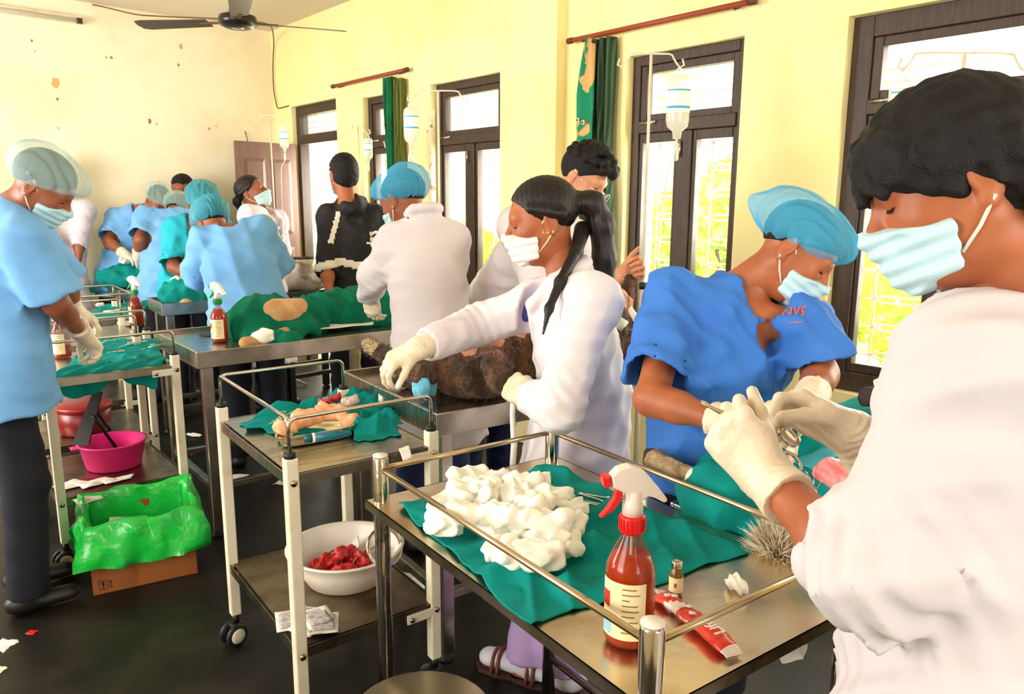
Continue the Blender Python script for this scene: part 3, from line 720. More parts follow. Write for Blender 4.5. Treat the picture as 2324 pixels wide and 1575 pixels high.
    if outfit != 'scrub':                                     # sleeve mouth
        for s_, S, E_, W_ in arms:
            e = E_+(W_-E_)*(sleeve or .95); g.cone(e-unit(W_-E_)*.03, e+unit(W_-E_)*.02, .037, .042, .003, 'sub')
    V, Q = g.mesh(); V = relax(V, Q, .45); npmesh({'scrub': 'scrub_top', 'coat': 'lab_coat', 'jacket': 'jacket'}[outfit], V-base, Q, cloth, root)
    if legs:
        t = Field(np.minimum(lo, lo)-.03, np.array([hi[0]+.03, hi[1]+.03, hip[2]+.12]), max(res, .011))
        t.cone(hl[0], hl[1], .085, k=.04)
        for i in range(2): t.chain([hl[i], kne[i], ank[i]+(0, 0, -.015)], [.086, .076, .068], .03, capb=False)
        t.plane((0, 0, .065), (0, 0, -1)); t.plane((0, 0, hip[2]+.03), (0, 0, 1)); t.bump(folds([((.3, .2, 1), .12, 1), ((1, .4, .2), .1, .6)], .006, seed+3), .04)
        V, Q = t.mesh(); V = relax(V, Q); npmesh('trousers', V-base, Q, trousers, root)
        for i in range(2):
            s_ = Field(ank[i]+np.array([-.2, -.2, -.1]), ank[i]+np.array([.2, .2, .05]), .008)
            a0 = np.array([*ank[i][:2], .04]); s_.cone(a0-ff*.04, a0+ff*.13, .042, .036, .02, flat=((0, 0, 1), .8)); s_.cone(a0-ff*.02, a0+np.array([0, 0, .05]), .042, .045, .02); s_.plane((0, 0, .003), (0, 0, -1))
            V, Q = s_.mesh(); npmesh('shoe', relax(V, Q)-base, Q, shoe or mBlack, root)
    # hair, cap, mask
    if hair: V, Q = xf(hair_mesh(hair, detail), head, MH, hs); npmesh('hair', V-base, Q, hairmat or mHair, root)
    if cap: V, Q = xf(cap_mesh(cap, detail), head, MH, hs); npmesh('bouffant_cap', V-base, Q, capmat or mCapB, root)
    if mask:
        V, Q = xf(mask_mesh(detail), head, MH, hs); mo = npmesh('face_mask', relax(V, Q, .3)-base, Q, mask, root)
        if strap:
            for s in (-1, 1):
                for z0, z1 in ((-.022, .024), (-.082, -.03)):
                    P_ = [(s*.060, .036, z0), (s*.0735, .010, z0+(z1-z0)*.45), (s*.087, -.014, z1)]
                    P_ = [head+MH @ (np.array(p)*hs)-base for p in P_]
                    MB().tube(P_, .0022, 6).build('strap', mWhiteS, mo)
    if brow:
        for s in (-1, 1):
            P_ = [(s*.014, .0935, .026), (s*.03, .090, .033), (s*.046, .078, .031), (s*.054, .068, .024)]
            MB().tube([head+MH @ (np.array(p)*hs)-base for p in P_], [.003, .0045, .004, .0015], 6).build('eyebrow', mHair, root)
            P_ = [(s*.017, .0868, .0035), (s*.026, .0895, .0005), (s*.037, .0875, .0005), (s*.045, .081, .004)]
            MB().tube([head+MH @ (np.array(p)*hs)-base for p in P_], [.0012, .0022, .0022, .0012], 5).build('eyelashes', mHair, root)
    for hnd in (hands or []):
        if hnd.get('bare'): continue
        V, Q = place_hand(hnd); npmesh('glove', V-base, Q, mLatex, root)
    root['_base'] = 0; del root['_base']
    return root
def place_hand(hd):
    W_ = np.asarray(hd['w'], float); d = unit(hd['dir']); pn = unit(hd['palm']); pn = unit(pn-d*(pn@d)); side = hd.get('side', 1)
    up_ = -pn; M = np.stack([np.cross(d, up_), d, up_], 1)
    cuff = None
    if 'elbow' in hd:
        c = unit(np.asarray(hd['elbow'], float)-W_); cuff = M.T @ c
        if side < 0: cuff = cuff*np.array([-1, 1, 1])
    V, Q = hand_mesh(hd.get('curl', (25, 30, 20)), hd.get('thumb', (.5, .3)), hd.get('spread', 6), hd.get('h', .0034), side, cuff, hd.get('fat', 0), hd.get('curls'))
    return xf((V, Q), W_-M @ np.array([0, .0, 0]), M, hd.get('s', 1.0))
# ------------------------------------------------------------------ the people
FH = unit(np.array([FW[0], FW[1], 0])); RH = unit(np.array([RT[0], RT[1], 0])); Z3 = np.array([0, 0, 1.0])
def dv(r, f, u): return unit(RH*r+FH*f+Z3*u)
# man in the right foreground
e1 = at(1985, 1320, .86); w1 = at(1736, 1078, 1.05); e2 = at(2080, 1180, 1.22); w2 = at(1935, 985, 1.16)
person('man in white lab coat with thick black hair, close in the right foreground', at(2220, 1560, .95)*np.array([1, 1, 0])+Z3*.90, at(2272, 716, .97), dv(-.86, .5, 0), at(2166, 424, .93), dv(-.88, .22, -.42), dv(.1, .1, 1),
    sh=(at(2206, 830, .86), at(2218, 770, 1.16)), L=(e1, w1), Rr=(e2, w2), outfit='coat', cloth=mCoatF, skin=mSkinM, hair='bowl', mask=mMask, res=.0075, detail=.003, sleeve=.40, seed=11, hs=.93, foldamp=1.7,
    hands=[dict(w=w1, dir=at(1640, 960, 1.06)-w1, palm=dv(.5, .5, -.35), side=1, elbow=e1, curls=[(60, 75, 40), (72, 80, 40), (80, 80, 40), (84, 80, 40)], thumb=(.35, .75), h=.0026, s=.94),
           dict(w=w2, dir=at(1810, 925, 1.18)-w2, palm=dv(-.2, -.5, -.6), side=-1, elbow=e2, curls=[(35, 55, 35), (48, 60, 40), (55, 65, 40), (60, 70, 40)], thumb=(.3, .6), h=.0026, s=1.04)])
# man in royal blue scrubs
e1 = at(1862, 850, 1.96); w1 = at(1838, 905, 1.76); e2 = at(1478, 905, 1.90); w2 = at(1668, 965, 1.72)
person('man in royal blue scrubs and blue hair net leaning over the front operating table', at(1610, 1040, 2.10)*np.array([1, 1, 0])+Z3*.88, at(1688, 655, 2.06), dv(.5, -.8, 0), at(1806, 572, 1.99), dv(.66, -.42, -.62), dv(.35, 0, 1),
    sh=(at(1822, 742, 1.98), at(1535, 680, 2.06)), L=(e1, w1), Rr=(e2, w2), outfit='scrub', cloth=mScrubB, skin=mSkinM, hair='under', cap='puff', capmat=mCapB, mask=mMask, res=.008, detail=.003, seed=23, foldamp=1.25, girth=1.05,
    hands=[dict(w=w1, dir=at(1775, 935, 1.64)-w1, palm=dv(-.3, 0, -1), side=1, elbow=e1, curl=(35, 40, 25)), dict(w=w2, dir=at(1780, 985, 1.60)-w2, palm=dv(0, .3, -1), side=-1, elbow=e2, curl=(30, 40, 30))])
# girl with the ponytail
e1 = at(1268, 925, 2.02); w1 = at(1200, 900, 2.16); e2 = at(1085, 738, 2.44); w2 = at(950, 790, 2.24)
person('young woman with long black ponytail and white coat reaching over the brown dog', np.array([1.70, 1.585, .90]), at(1285, 628, 2.25), dv(-.9, .35, 0), at(1232, 502, 2.26), dv(-.95, -.08, -.22), dv(-.1, 0, 1),
    sh=(at(1345, 682, 2.12), at(1222, 690, 2.40)), L=(e1, w1), Rr=(e2, w2), outfit='coat', cloth=mCoat, skin=mSkinM, hair='pony', hairmat=mHairS, mask=mMaskW, res=.008, detail=.003, seed=31, girth=.92, sleeve=.90, trousers=mat('lavender_trousers', (190, 160, 214), .85),
    feet=(onz(1275, 1560, 0), onz(1195, 1535, 0)), shoe=mat('white_sock', (206, 206, 216), .85),
    hands=[dict(w=w1, dir=at(1150, 868, 2.24)-w1, palm=dv(.2, .8, -.5), side=1, elbow=e1, curl=(70, 80, 40), thumb=(.3, .5)),
           dict(w=w2, dir=at(842, 838, 2.2)-w2, palm=dv(-.3, .1, -1), side=-1, elbow=e2, curl=(38, 42, 28), thumb=(.45, .6), spread=10)])
# man with glasses behind her
e1 = at(1395, 720, 3.1); w1 = at(1362, 645, 2.98); e2 = at(1240, 690, 3.02); w2 = at(1358, 652, 2.86)
e1 = at(1370, 700, 3.15); w1 = at(1408, 630, 3.0)
p4h, p4M = at(1322, 405, 3.14), frame(dv(.72, -.42, -.52), dv(.2, 0, 1))
P4 = person('man with curly black hair and glasses in white coat behind the young woman', np.array([2.28, 2.80, .92]), at(1252, 508, 3.3), dv(.6, -.75, 0), p4h, dv(.72, -.42, -.52), dv(.2, 0, 1),
    L=(e1, w1), Rr=(e2, w2), outfit='coat', cloth=mCoat, skin=mSkinL, hair='curly', mask=mMask, res=.010, detail=.0036, seed=41, trousers=mJeanB, hem=-.26,
    hands=[dict(w=w1, dir=at(1446, 612, 2.98)-w1, palm=dv(-.3, -.7, .2), side=1, bare=1, curl=(75, 70, 40)), dict(w=w2, dir=at(1425, 668, 2.84)-w2, palm=dv(0, -.3, -1), side=-1, bare=1, curl=(30, 45, 30))])
# doctor with the blue cap, seen from behind
e1 = at(848, 628, 3.22); w1 = at(840, 668, 3.44); e2 = at(1010, 690, 3.4); w2 = at(935, 690, 3.6)
person('doctor in white coat and blue hair net seen from behind at the middle table', at(985, 790, 3.22)*np.array([1, 1, 0])+Z3*.92, at(960, 492, 3.16), dv(-.55, .83, 0), at(916, 456, 3.18), dv(-.72, .55, -.40), dv(-.1, .1, 1),
    sh=(at(896, 552, 3.16), at(1022, 545, 3.22)), L=(e1, w1), Rr=(e2, w2), outfit='coat', cloth=mCoat, skin=mSkinD, hair='under', cap='front', capmat=mCapB, mask=mMask, res=.0095, detail=.0036, seed=53, trousers=mJeanB, hem=-.10,
    hands=[dict(w=w1, dir=at(846, 706, 3.48)-w1, palm=dv(.3, .7, -.3), side=1, elbow=e1)])
# man in the black jacket
e1 = at(742, 612, 4.55); w1 = at(748, 668, 4.42); e2 = at(880, 600, 4.6); w2 = at(860, 660, 4.45)
P6 = person('man in black hooded jacket with white stripes seen from behind', at(810, 690, 4.72)*np.array([1, 1, 0])+Z3*.92, at(802, 462, 4.62), dv(-.25, .97, 0), at(780, 398, 4.58), dv(-.45, .85, -.12), Z3,
    sh=(at(748, 492, 4.6), at(862, 496, 4.66)), L=(e1, w1), Rr=(e2, w2), outfit='jacket', cloth=mJack, skin=mSkinM, hair='short', mask=mMask, res=.011, detail=.0045, seed=61, sleeve=.12, trousers=mJean)
# woman by the door
e1 = at(600, 590, 5.2); w1 = at(585, 620, 5.1); e2 = at(640, 570, 5.5); w2 = at(640, 620, 5.4)
person('woman in white coat with tied black hair looking up toward the drip', at(606, 690, 5.45)*np.array([1, 1, 0])+Z3*.88, at(600, 482, 5.4), dv(.8, -.2, 0), at(572, 438, 5.38), dv(.93, -.1, .3), Z3,
    L=(e2, w2), Rr=(e1, w1), outfit='coat', cloth=mCoatP, skin=mSkinD, hair='bun', hairmat=mHairS, mask=mMask, res=.012, detail=.0045, seed=71, girth=.9)
# surgeon in sky blue, back to the camera
e1 = at(452, 622, 4.42); w1 = at(490, 655, 4.62); e2 = at(630, 608, 4.46); w2 = at(600, 655, 4.64)
person('surgeon in sky blue scrubs with teal hair net, back turned at the middle table', at(570, 740, 4.28)*np.array([1, 1, 0])+Z3*.9, at(522, 520, 4.22), dv(-.35, .93, 0), at(482, 506, 4.32), dv(-.5, .6, -.62), dv(-.5, .5, .6),
    sh=(at(462, 545, 4.22), at(592, 520, 4.30)), L=(e1, w1), Rr=(e2, w2), outfit='scrub', cloth=mScrub, skin=mSkinD, hair='under', cap='front', capmat=mCapT, mask=mMask, res=.010, detail=.0045, seed=83, girth=1.22, sleeve=1.06)
# surgeon in turquoise
e1 = at(394, 606, 5.2); w1 = at(440, 630, 5.2); e2 = at(520, 590, 5.4); w2 = at(500, 625, 5.3)
person('surgeon in turquoise scrubs with teal hair net beside the sky blue back', at(430, 660, 5.38)*np.array([1, 1, 0])+Z3*.9, at(446, 490, 5.32), dv(.3, -.9, 0), at(460, 464, 5.28), dv(.35, -.75, -.5), Z3,
    sh=(at(500, 510, 5.36), at(396, 518, 5.28)), L=(e2, w2), Rr=(e1, w1), outfit='scrub', cloth=mScrubT, skin=mSkinD, hair='under', cap='front', capmat=mCapT, mask=mMask, res=.012, detail=.0045, seed=91, girth=1.1, sleeve=.9, hs=1.08)
# two surgeons bending at the far table
e1 = at(318, 545, 5.55); w1 = at(312, 582, 5.62); e2 = at(420, 545, 5.75); w2 = at(400, 590, 5.8)
person('surgeon in sky blue scrubs bent low with his back to the camera, far table', at(372, 640, 5.62)*np.array([1, 1, 0])+Z3*.9, at(372, 482, 5.72), dv(.1, .95, 0), at(404, 480, 5.86), dv(.2, .6, -.75), dv(0, .7, .6),
    sh=(at(330, 492, 5.66), at(412, 495, 5.78)), L=(e1, w1), Rr=(e2, w2), outfit='scrub', cloth=mScrub, skin=mSkinD, hair='under', cap='front', capmat=mCapG, res=.012, detail=.0045, seed=97, girth=1.05, sleeve=.85,
    hands=[dict(w=w1, dir=at(318, 606, 5.75)-w1, palm=dv(.5, .5, -.5), side=1, elbow=e1, h=.0045)])
e1 = at(322, 560, 5.92); w1 = at(315, 590, 5.86); e2 = at(246, 548, 5.94); w2 = at(284, 578, 5.84)
person('surgeon in sky blue scrubs bending at the far table with white gloved hands', at(272, 640, 6.12)*np.array([1, 1, 0])+Z3*.9, at(318, 470, 6.08), dv(.45, -.6, 0), at(358, 458, 6.0), dv(.55, -.5, -.6), dv(.3, 0, 1),
    sh=(at(342, 492, 6.02), at(266, 494, 6.08)), L=(e1, w1), Rr=(e2, w2), outfit='scrub', cloth=mScrub, skin=mSkinD, hair='under', cap='front', capmat=mCapG, mask=mMask, res=.012, detail=.0045, seed=101, sleeve=.85,
    hands=[dict(w=w2, dir=at(318, 592, 5.8)-w2, palm=dv(0, 0, -1), side=-1, elbow=e2, h=.0045)])
# man behind them
e1 = at(470, 560, 6.35); w1 = at(465, 600, 6.3); e2 = at(395, 560, 6.35); w2 = at(395, 600, 6.3)
person('dark-haired man facing the camera behind the group of surgeons', at(432, 640, 6.5)*np.array([1, 1, 0])+Z3*.9, at(424, 478, 6.5), dv(-.1, -1, 0), at(414, 430, 6.46), dv(-.05, -1, -.15), Z3,
    L=(e1, w1), Rr=(e2, w2), outfit='jacket', cloth=mScrubT, skin=mSkinD, hair='short', res=.013, detail=.0045, seed=107)
# left foreground surgeon
e1 = at(150, 655, 3.15); w1 = at(168, 700, 3.22); e2 = at(128, 690, 2.66); w2 = at(186, 755, 2.94)
person('surgeon in sky blue scrubs and pale hair net standing at the left edge', at(10, 900, 2.76)*np.array([1, 1, 0])+Z3*.9, at(22, 452, 2.72), dv(.8, .55, 0), at(96, 424, 2.70), dv(.76, .22, -.66), dv(.3, 0, 1),
    sh=(at(45, 500, 2.95), at(50, 545, 2.56)), L=(e1, w1), Rr=(e2, w2), outfit='scrub', cloth=mScrub, skin=mSkinD, hair='under', cap='front', capmat=mCapG, mask=mMask, res=.0085, detail=.0034, seed=113, girth=1.15, sleeve=.88, foldamp=.8,
    hands=[dict(w=w1, dir=at(205, 722, 3.25)-w1, palm=dv(0, 0, -1), side=1, elbow=e1, curl=(30, 35, 25)), dict(w=w2, dir=at(225, 800, 3.02)-w2, palm=dv(.1, .3, -1), side=-1, elbow=e2, curl=(45, 55, 30))])
# man in white shirt near the wall
e1 = at(180, 545, 5.75); w1 = at(178, 590, 5.7); e2 = at(115, 545, 5.6); w2 = at(125, 590, 5.6)
person('dark-haired man in white shirt standing against the pale wall at far left', at(140, 640, 5.8)*np.array([1, 1, 0])+Z3*.9, at(135, 462, 5.8), dv(.3, -.9, 0), at(116, 392, 5.78), dv(.2, -.9, -.3), Z3,
    L=(e1, w1), Rr=(e2, w2), outfit='coat', cloth=mCoatP, skin=mSkinD, hair='short', res=.012, detail=.0045, seed=127, sleeve=.4)
# ------------------------------------------------------------------ animals
mFurB = mat('dark_brown_fur', (64, 40, 24), .8, col2=(112, 74, 42), nscale=22, bump=.9, bscale=90, stretch=(1, 1, .3), sheen=.2)
mPinkS = mat('pink_belly_skin', (226, 160, 140), .6, col2=(206, 132, 112), nscale=14)
mFurT = mat('tan_fur', (206, 160, 108), .85, bump=.8, bscale=110, col2=(188, 140, 90), nscale=12)
mFurW = mat('pale_dog_fur', (244, 232, 210), .85, bump=.5, bscale=110, col2=(222, 200, 168), nscale=10)
mFurG = mat('beige_fur', (190, 164, 124), .85, bump=.8, bscale=110, col2=(120, 96, 66), nscale=16)
mPawD = mat('dark_paw', (46, 36, 32), .8, bump=.6, bscale=100)
mBlood = mat('blood_red_gauze', (186, 20, 20), .45, bump=.4, bscale=120, col2=(214, 60, 56), nscale=30)
mFlesh = mat('pink_flesh', (214, 110, 110), .35, col2=(236, 150, 150), nscale=40)
def paint(o, m2, fn):
    """second material on the faces whose centre satisfies fn(x,y,z) in local coordinates"""
    me = o.data; me.materials.append(m2); k = len(me.materials)-1; n = len(me.polygons)
    c = np.empty(n*3, np.float32); me.polygons.foreach_get('center', c); c = c.reshape(-1, 3)
    mi = np.empty(n, np.int32); me.polygons.foreach_get('material_index', mi); mi[fn(c[:, 0], c[:, 1], c[:, 2])] = k; me.polygons.foreach_set('material_index', mi)
def fur_tuft(V, Q, n, L, seed, down=0.0, lean=(0, 0, 0)):
    """short triangular hairs on a surface"""
    r = np.random.default_rng(seed); a = V[Q[:, 0]]; b = V[Q[:, 1]]; d = V[Q[:, 3]]; N = np.cross(b-a, d-a); N /= np.linalg.norm(N, axis=1)[:, None]+1e-12
    i = r.integers(0, len(Q), n); u, v = r.uniform(0, 1, (2, n, 1)); P = a[i]+(b[i]-a[i])*u+(d[i]-a[i])*v
    D = N[i]*.55+r.normal(size=(n, 3))*.28+np.array([0, 0, -down])+np.asarray(lean); D /= np.linalg.norm(D, axis=1)[:, None]
    s = np.cross(D, r.normal(size=(n, 3))); s /= np.linalg.norm(s, axis=1)[:, None]; l = (L*r.uniform(.5, 1.2, n))[:, None]
    T = np.stack([P-s*l*.06, P+s*l*.06, P+D*l], 1).reshape(-1, 3)
    return T, np.arange(3*n).reshape(-1, 3)
# brown dog on its back
zt = .848
dg = empty('brown_dog', (1.75, 2.08, zt)); tag(dg, 'dark brown dog lying belly up on the steel table beside the young woman', 'dog'); B0 = np.array(dg.location)
pel = np.array([1.56, 2.02, .935]); bel = np.array([1.80, 2.05, .965]); che = np.array([2.05, 2.02, .965]); nk = np.array([2.22, 1.96, .955]); hd_ = np.array([2.33, 1.90, .945])
f = Field((1.1, 1.7, zt-.01), (2.65, 2.5, 1.5), .008)
f.chain([pel, bel, che, nk, hd_], [.095, .108, .115, .072, .07], .05)
f.cone(hd_, hd_+np.array([.13, -.05, -.02]), .058, .034, .03)                       # muzzle
for s in (-1, 1): f.cone(hd_+np.array([-.02, s*.06, .02]), hd_+np.array([-.03, s*.10, -.05]), .025, .008, .02, flat=((1, 0, 0), .5))
paw1 = at(838, 782, 2.56); f.chain([pel+(-.02, .07, .02), at(960, 850, 2.55), at(888, 815, 2.56), paw1], [.07, .05, .028, .026], .03)   # raised hind leg
f.ell(pel+np.array([.03, -.09, -.01]), (.11, .06, .075), .04); f.chain([pel+np.array([.06, -.11, .02]), at(1135, 862, 2.36), at(1118, 835, 2.38), at(1108, 826, 2.37)], [.05, .034, .024, .026], .03)          # folded near hind leg
pw = at(1432, 632, 2.98)
f.chain([che+(.05, .06, .04), at(1400, 735, 2.92), at(1420, 690, 2.95), pw], [.055, .036, .027, .028], .03)                       # held foreleg
f.chain([che+(.06, -.06, .03), at(1395, 745, 2.70), at(1405, 720, 2.66)], [.055, .04, .034], .03)
f.chain([pel+np.array([-.06, 0, -.04]), onz(1000, 872, .875), onz(930, 862, .878), onz(880, 868, .872)], [.032, .024, .028, .012], .02)           # tail
f.plane((0, 0, zt), (0, 0, -1)); f.bump(noise3(75, .0035, 9), .03)
V, Q = f.mesh(); V = relax(V, Q); bo = npmesh('body', V-B0, Q, mFurB, dg)
paint(bo, mPinkS, lambda x, y, z: (z+B0[2] > 1.005+.02*np.sin(x*40)) & (x+B0[0] > 1.52) & (x+B0[0] < 2.02) & (np.abs(y+B0[1]-2.05) < .085+.012*np.sin(x*55)))
paint(bo, mFurG, lambda x, y, z: ((x+B0[0]-paw1[0])**2+(y+B0[1]-paw1[1])**2+(z+B0[2]-paw1[2])**2 < .0016))
T3_, Q3 = fur_tuft(V, Q, 16000, .018, 4, 0, (-.5, 0, 0)); o = npmesh('fur', T3_-B0, Q3, mFurB, dg, smooth=False); o['kind'] = 'stuff'
paint(o, mPinkS, lambda x, y, z: (z+B0[2] > 1.0) & (x+B0[0] > 1.52) & (x+B0[0] < 2.02))
MB().tube([at(1392, 735, 2.66)-B0, at(1408, 716, 2.65)-B0], [.04, .038], 12).build('leg_bandage', mGauze, dg)
# bandage strip from the held paw
bs = [at(1405, 665, 2.88), at(1432, 705, 2.82), at(1458, 745, 2.76), at(1464, 790, 2.72)]
o = MB().tube(bs, [.008, .012, .018, .022], 7).build('bandage_strip', mGauze); tag(rebase(o, bs[-1]), 'white bandage strip hanging from the hand of the man with glasses', 'bandage')
# pale dog on the far black table
pd = empty('pale_dog', (2.62, 5.36, .85)); tag(pd, 'pale dog lying on the black-edged table near the open door', 'dog'); B0 = np.array(pd.location)
f = Field((2.2, 4.9, .84), (3.1, 5.9, 1.3), .012)
f.chain([at(668, 640, 5.75), at(695, 628, 5.72), at(722, 632, 5.72)], [.09, .11, .085], .04); f.chain([at(690, 612, 5.6), at(692, 592, 5.5), at(668, 590, 5.45)], [.05, .03, .026], .03); f.cone(at(700, 618, 5.6), at(706, 588, 5.5), .04, .02, .02); f.cone(at(722, 628, 5.6), at(738, 612, 5.55), .05, .03, .03)
f.plane((0, 0, .85), (0, 0, -1)); f.bump(noise3(60, .005, 3), .03); V, Q = f.mesh(); o = npmesh('body', relax(V, Q)-B0, Q, mFurW, pd)
paint(o, mPawD, lambda x, y, z: z+B0[2] > 1.10)
# ------------------------------------------------------------------ drapes and cloths
def drape(name, label, prims, lo, hi, h, base, zt, m_, amp=.012, seed=0, cat='drape', dirs=None, cuts=()):
    f = Field(lo, hi, h)
    for p in prims:
        if p[0] == 'e': f.ell(p[1], p[2], p[3] if len(p) > 3 else .06)
        else: f.cone(p[1], p[2], p[3], p[4], p[5] if len(p) > 5 else .05)
    f.plane((0, 0, zt), (0, 0, -1))
    f.bump(folds(dirs or [((1, .3, .2), .12, 1), ((.3, 1, .2), .10, 1), ((.7, -.7, .4), .075, .7)], amp, seed), .06)
    for c, r, k in cuts: f.ell(c, r, k, 'sub')
    V, Q = f.mesh(); V = relax(V, Q, .4)
    o = npmesh(name, V-np.asarray(base), Q, m_, loc=tuple(base)); tag(o, label, cat); return o
# front operating table: draped animal
zt3 = .755
a_ = lambda x, y, z=.82: onz(x, y, z)
drape('surgical_drape', 'teal surgical drape over the animal in front of the royal blue scrubs',
      [('e', a_(1660, 1125), (.13, .13, .09)), ('e', a_(1760, 1095), (.16, .15, .12)), ('e', a_(1880, 1090, .85), (.2, .16, .14)), ('e', a_(1960, 1010, .85), (.2, .16, .12)), ('c', a_(1610, 1120, .80), a_(1740, 1230, .775), .04, .03), ('c', a_(1740, 1230, .775), a_(1860, 1230, .775), .03, .05)],
      (1.2, .35, zt3-.01), (2.5, 1.35, 1.1), .008, (1.75, .82, zt3), zt3, mTeal, .011, 5)
lg = empty('draped_animal', tuple(a_(1560, 1080, zt3))); tag(lg, 'beige animal leg with dark paw sticking out of the teal drape', 'animal'); B0 = np.array(lg.location)
f = Field(B0-.3, B0+.3, .006); p0, p1, p2 = a_(1488, 1046, .865), a_(1555, 1078, .862), a_(1640, 1118, .845)
f.chain([p0, p1, p2], [.027, .022, .032], .02); f.ell(p0-(unit(p1-p0)*.005), (.034, .03, .026), .015)
for k in range(3): f.ell(p0-unit(p1-p0)*.028+np.array([0, 0, -.012+.012*k]), (.013, .013, .012), .006)
f.bump(noise3(90, .002, 3), .03); V, Q = f.mesh(); o = npmesh('leg', relax(V, Q)-B0, Q, mFurG, lg)
paint(o, mPawD, lambda x, y, z: ((x+B0[0]-p0[0])*unit(p1-p0)[0]+(y+B0[1]-p0[1])*unit(p1-p0)[1] < -.008))
q = p0+(p1-p0)*1.15; MB().tube([q-B0, q+unit(p2-p1)*.026-B0], .0265, 14).build('tape_band', mWhiteS, lg)
# tail tuft lying on the front table
tl = empty('furry_tail', tuple(a_(1745, 1270, zt3))); tag(tl, 'pale furry tail tip lying on the steel below the teal drape', 'animal'); B0 = np.array(tl.location)
f = Field(B0-.25, B0+.25, .006); f.chain([a_(1790, 1225, .80), a_(1755, 1250, .785), a_(1738, 1262, .775)], [.03, .026, .012], .02); V, Q = f.mesh(); npmesh('tail_core', relax(V, Q)-B0, Q, mFurG, tl)
T_, Q_ = fur_tuft(V, Q, 1500, .05, 2, 0, (-.2, 0, .5)); o = npmesh('fur', T_-B0, Q_, mFurW, tl, smooth=False); o['kind'] = 'stuff'
# raised paw at the far right with the drip line
pr_ = empty('animal_paw', tuple(at(1990, 900, 1.72))); tag(pr_, 'small dark animal paw raised beside the white sleeve at the window sill', 'animal'); B0 = np.array(pr_.location)
f = Field(B0-.3, B0+.35, .005); f.chain([at(1975, 900, 1.74), at(2005, 895, 1.74), at(2070, 890, 1.72), at(2140, 960, 1.6)], [.024, .02, .022, .03], .015)
for dx, dy in ((-12, -12), (-16, 2), (-12, 14)): f.ell(at(1972+dx, 900+dy, 1.735), (.010, .010, .010), .006)
V, Q = f.mesh(); o = npmesh('paw', relax(V, Q)-B0, Q, mFurW, pr_); paint(o, mPawD, lambda x, y, z: x*RT[0]+y*RT[1] < .012)
MB().tube([at(2035, 770, 1.9)-B0, at(2020, 850, 1.8)-B0, at(1985, 865, 1.76)-B0, at(1988, 880, 1.74)-B0], .0035, 6).build('drip_line', mWhiteS, pr_)
o = MB().tube([at(2085, 640, 1.95), at(2075, 720, 1.93), at(2040, 800, 1.86), at(2030, 850, 1.8)], .003, 6)
# wound, pads, gauze by the hands
f = Field(a_(1890, 1070, .95)-.1, a_(1890, 1070, .95)+.1, .005); f.ell(a_(1898, 1075, .955), (.05, .045, .03), .01); f.bump(noise3(120, .004, 2), .02); V, Q = f.mesh(); c0 = a_(1898, 1075, .93)
tag(npmesh('open_wound', relax(V, Q)-c0, Q, mFlesh, loc=tuple(c0)), 'pink surgical opening in the teal drape beside the gloved hands', 'wound')
def sheet(name, label, cs, n, m_, amp=.01, seed=0, thick=.0025, cat='cloth', edge=.012, lift=None, group=None, parent=None):
    """a crumpled cloth laid between four corner points (in order)"""
    c = [np.asarray(v, float) for v in cs]; r = np.random.default_rng(seed)
    U, W_ = np.meshgrid(np.linspace(0, 1, n), np.linspace(0, 1, n), indexing='ij')
    ed = lambda t, k: edge*(np.sin(t*9+k)+.6*np.sin(t*21+2*k))
    U2 = U+ed(W_, seed)*(1-4*U*(1-U))*1.0; W2 = W_+ed(U, seed+1)*(1-4*W_*(1-W_))
    P = ((1-U2)*(1-W2))[..., None]*c[0]+(U2*(1-W2))[..., None]*c[1]+(U2*W2)[..., None]*c[2]+((1-U2)*W2)[..., None]*c[3]
    x, y = P[..., 0], P[..., 1]; fo = folds([((1, .4, 0), .16, 1), ((.3, 1, 0), .13, 1), ((.8, -.6, 0), .07, .6), ((.2, .9, 0), .05, .35)], 1, seed, 1.3)
    hgt = np.clip(-fo(x, y, x*0)+.25, 0, None)*amp*(.35+.65*np.clip(4*np.minimum(np.minimum(U, 1-U), np.minimum(W_, 1-W_))*2, 0, 1))
    P[..., 2] += hgt+thick
    if lift is not None: P[..., 2] += lift(U, W_)
    idx = np.arange(n*n).reshape(n, n); Q = np.stack([idx[:-1, :-1], idx[1:, :-1], idx[1:, 1:], idx[:-1, 1:]], -1).reshape(-1, 4)
    b = P.reshape(-1, 3).mean(0); b[2] = P[..., 2].min()
    o = npmesh(name, P.reshape(-1, 3)-b, Q, m_, parent, loc=tuple(b)); md = o.modifiers.new('s', 'SOLIDIFY'); md.thickness = thick; md.offset = 0
    if label: tag(o, label, cat, group)
    return o
ZF = FZ+.001
sheet('green_cloth', 'teal cloth spread on the front instrument table under the cotton pile', [a_(905, 1150, ZF), a_(1238, 1072, ZF), a_(1715, 1252, ZF), a_(1205, 1425, ZF)], 120, mTeal, .022, 3, lift=lambda u, w: .03*np.exp(-((u-.97)**2/.01+(w-.08)**2/.02))+.022*np.exp(-((u-.9)**2/.02+(w-.35)**2/.02)), edge=.008)
sheet('white_pad', 'white absorbent pad beneath the gloved hands on the front operating table', [a_(1700, 1005, .86), a_(1830, 965, .90), a_(1900, 1030, .93), a_(1760, 1040, .90)], 24, mPaper, .006, 8, cat='pad')
sheet('light_blue_gauze', 'light blue woven gauze beside the pink surgical opening', [a_(1795, 1050, .93), a_(1870, 1015, .95), a_(1905, 1035, .96), a_(1850, 1070, .95)], 30, mat('light_blue_gauze', (60, 170, 186), .9, bump=.4, bscale=200), .008, 9)
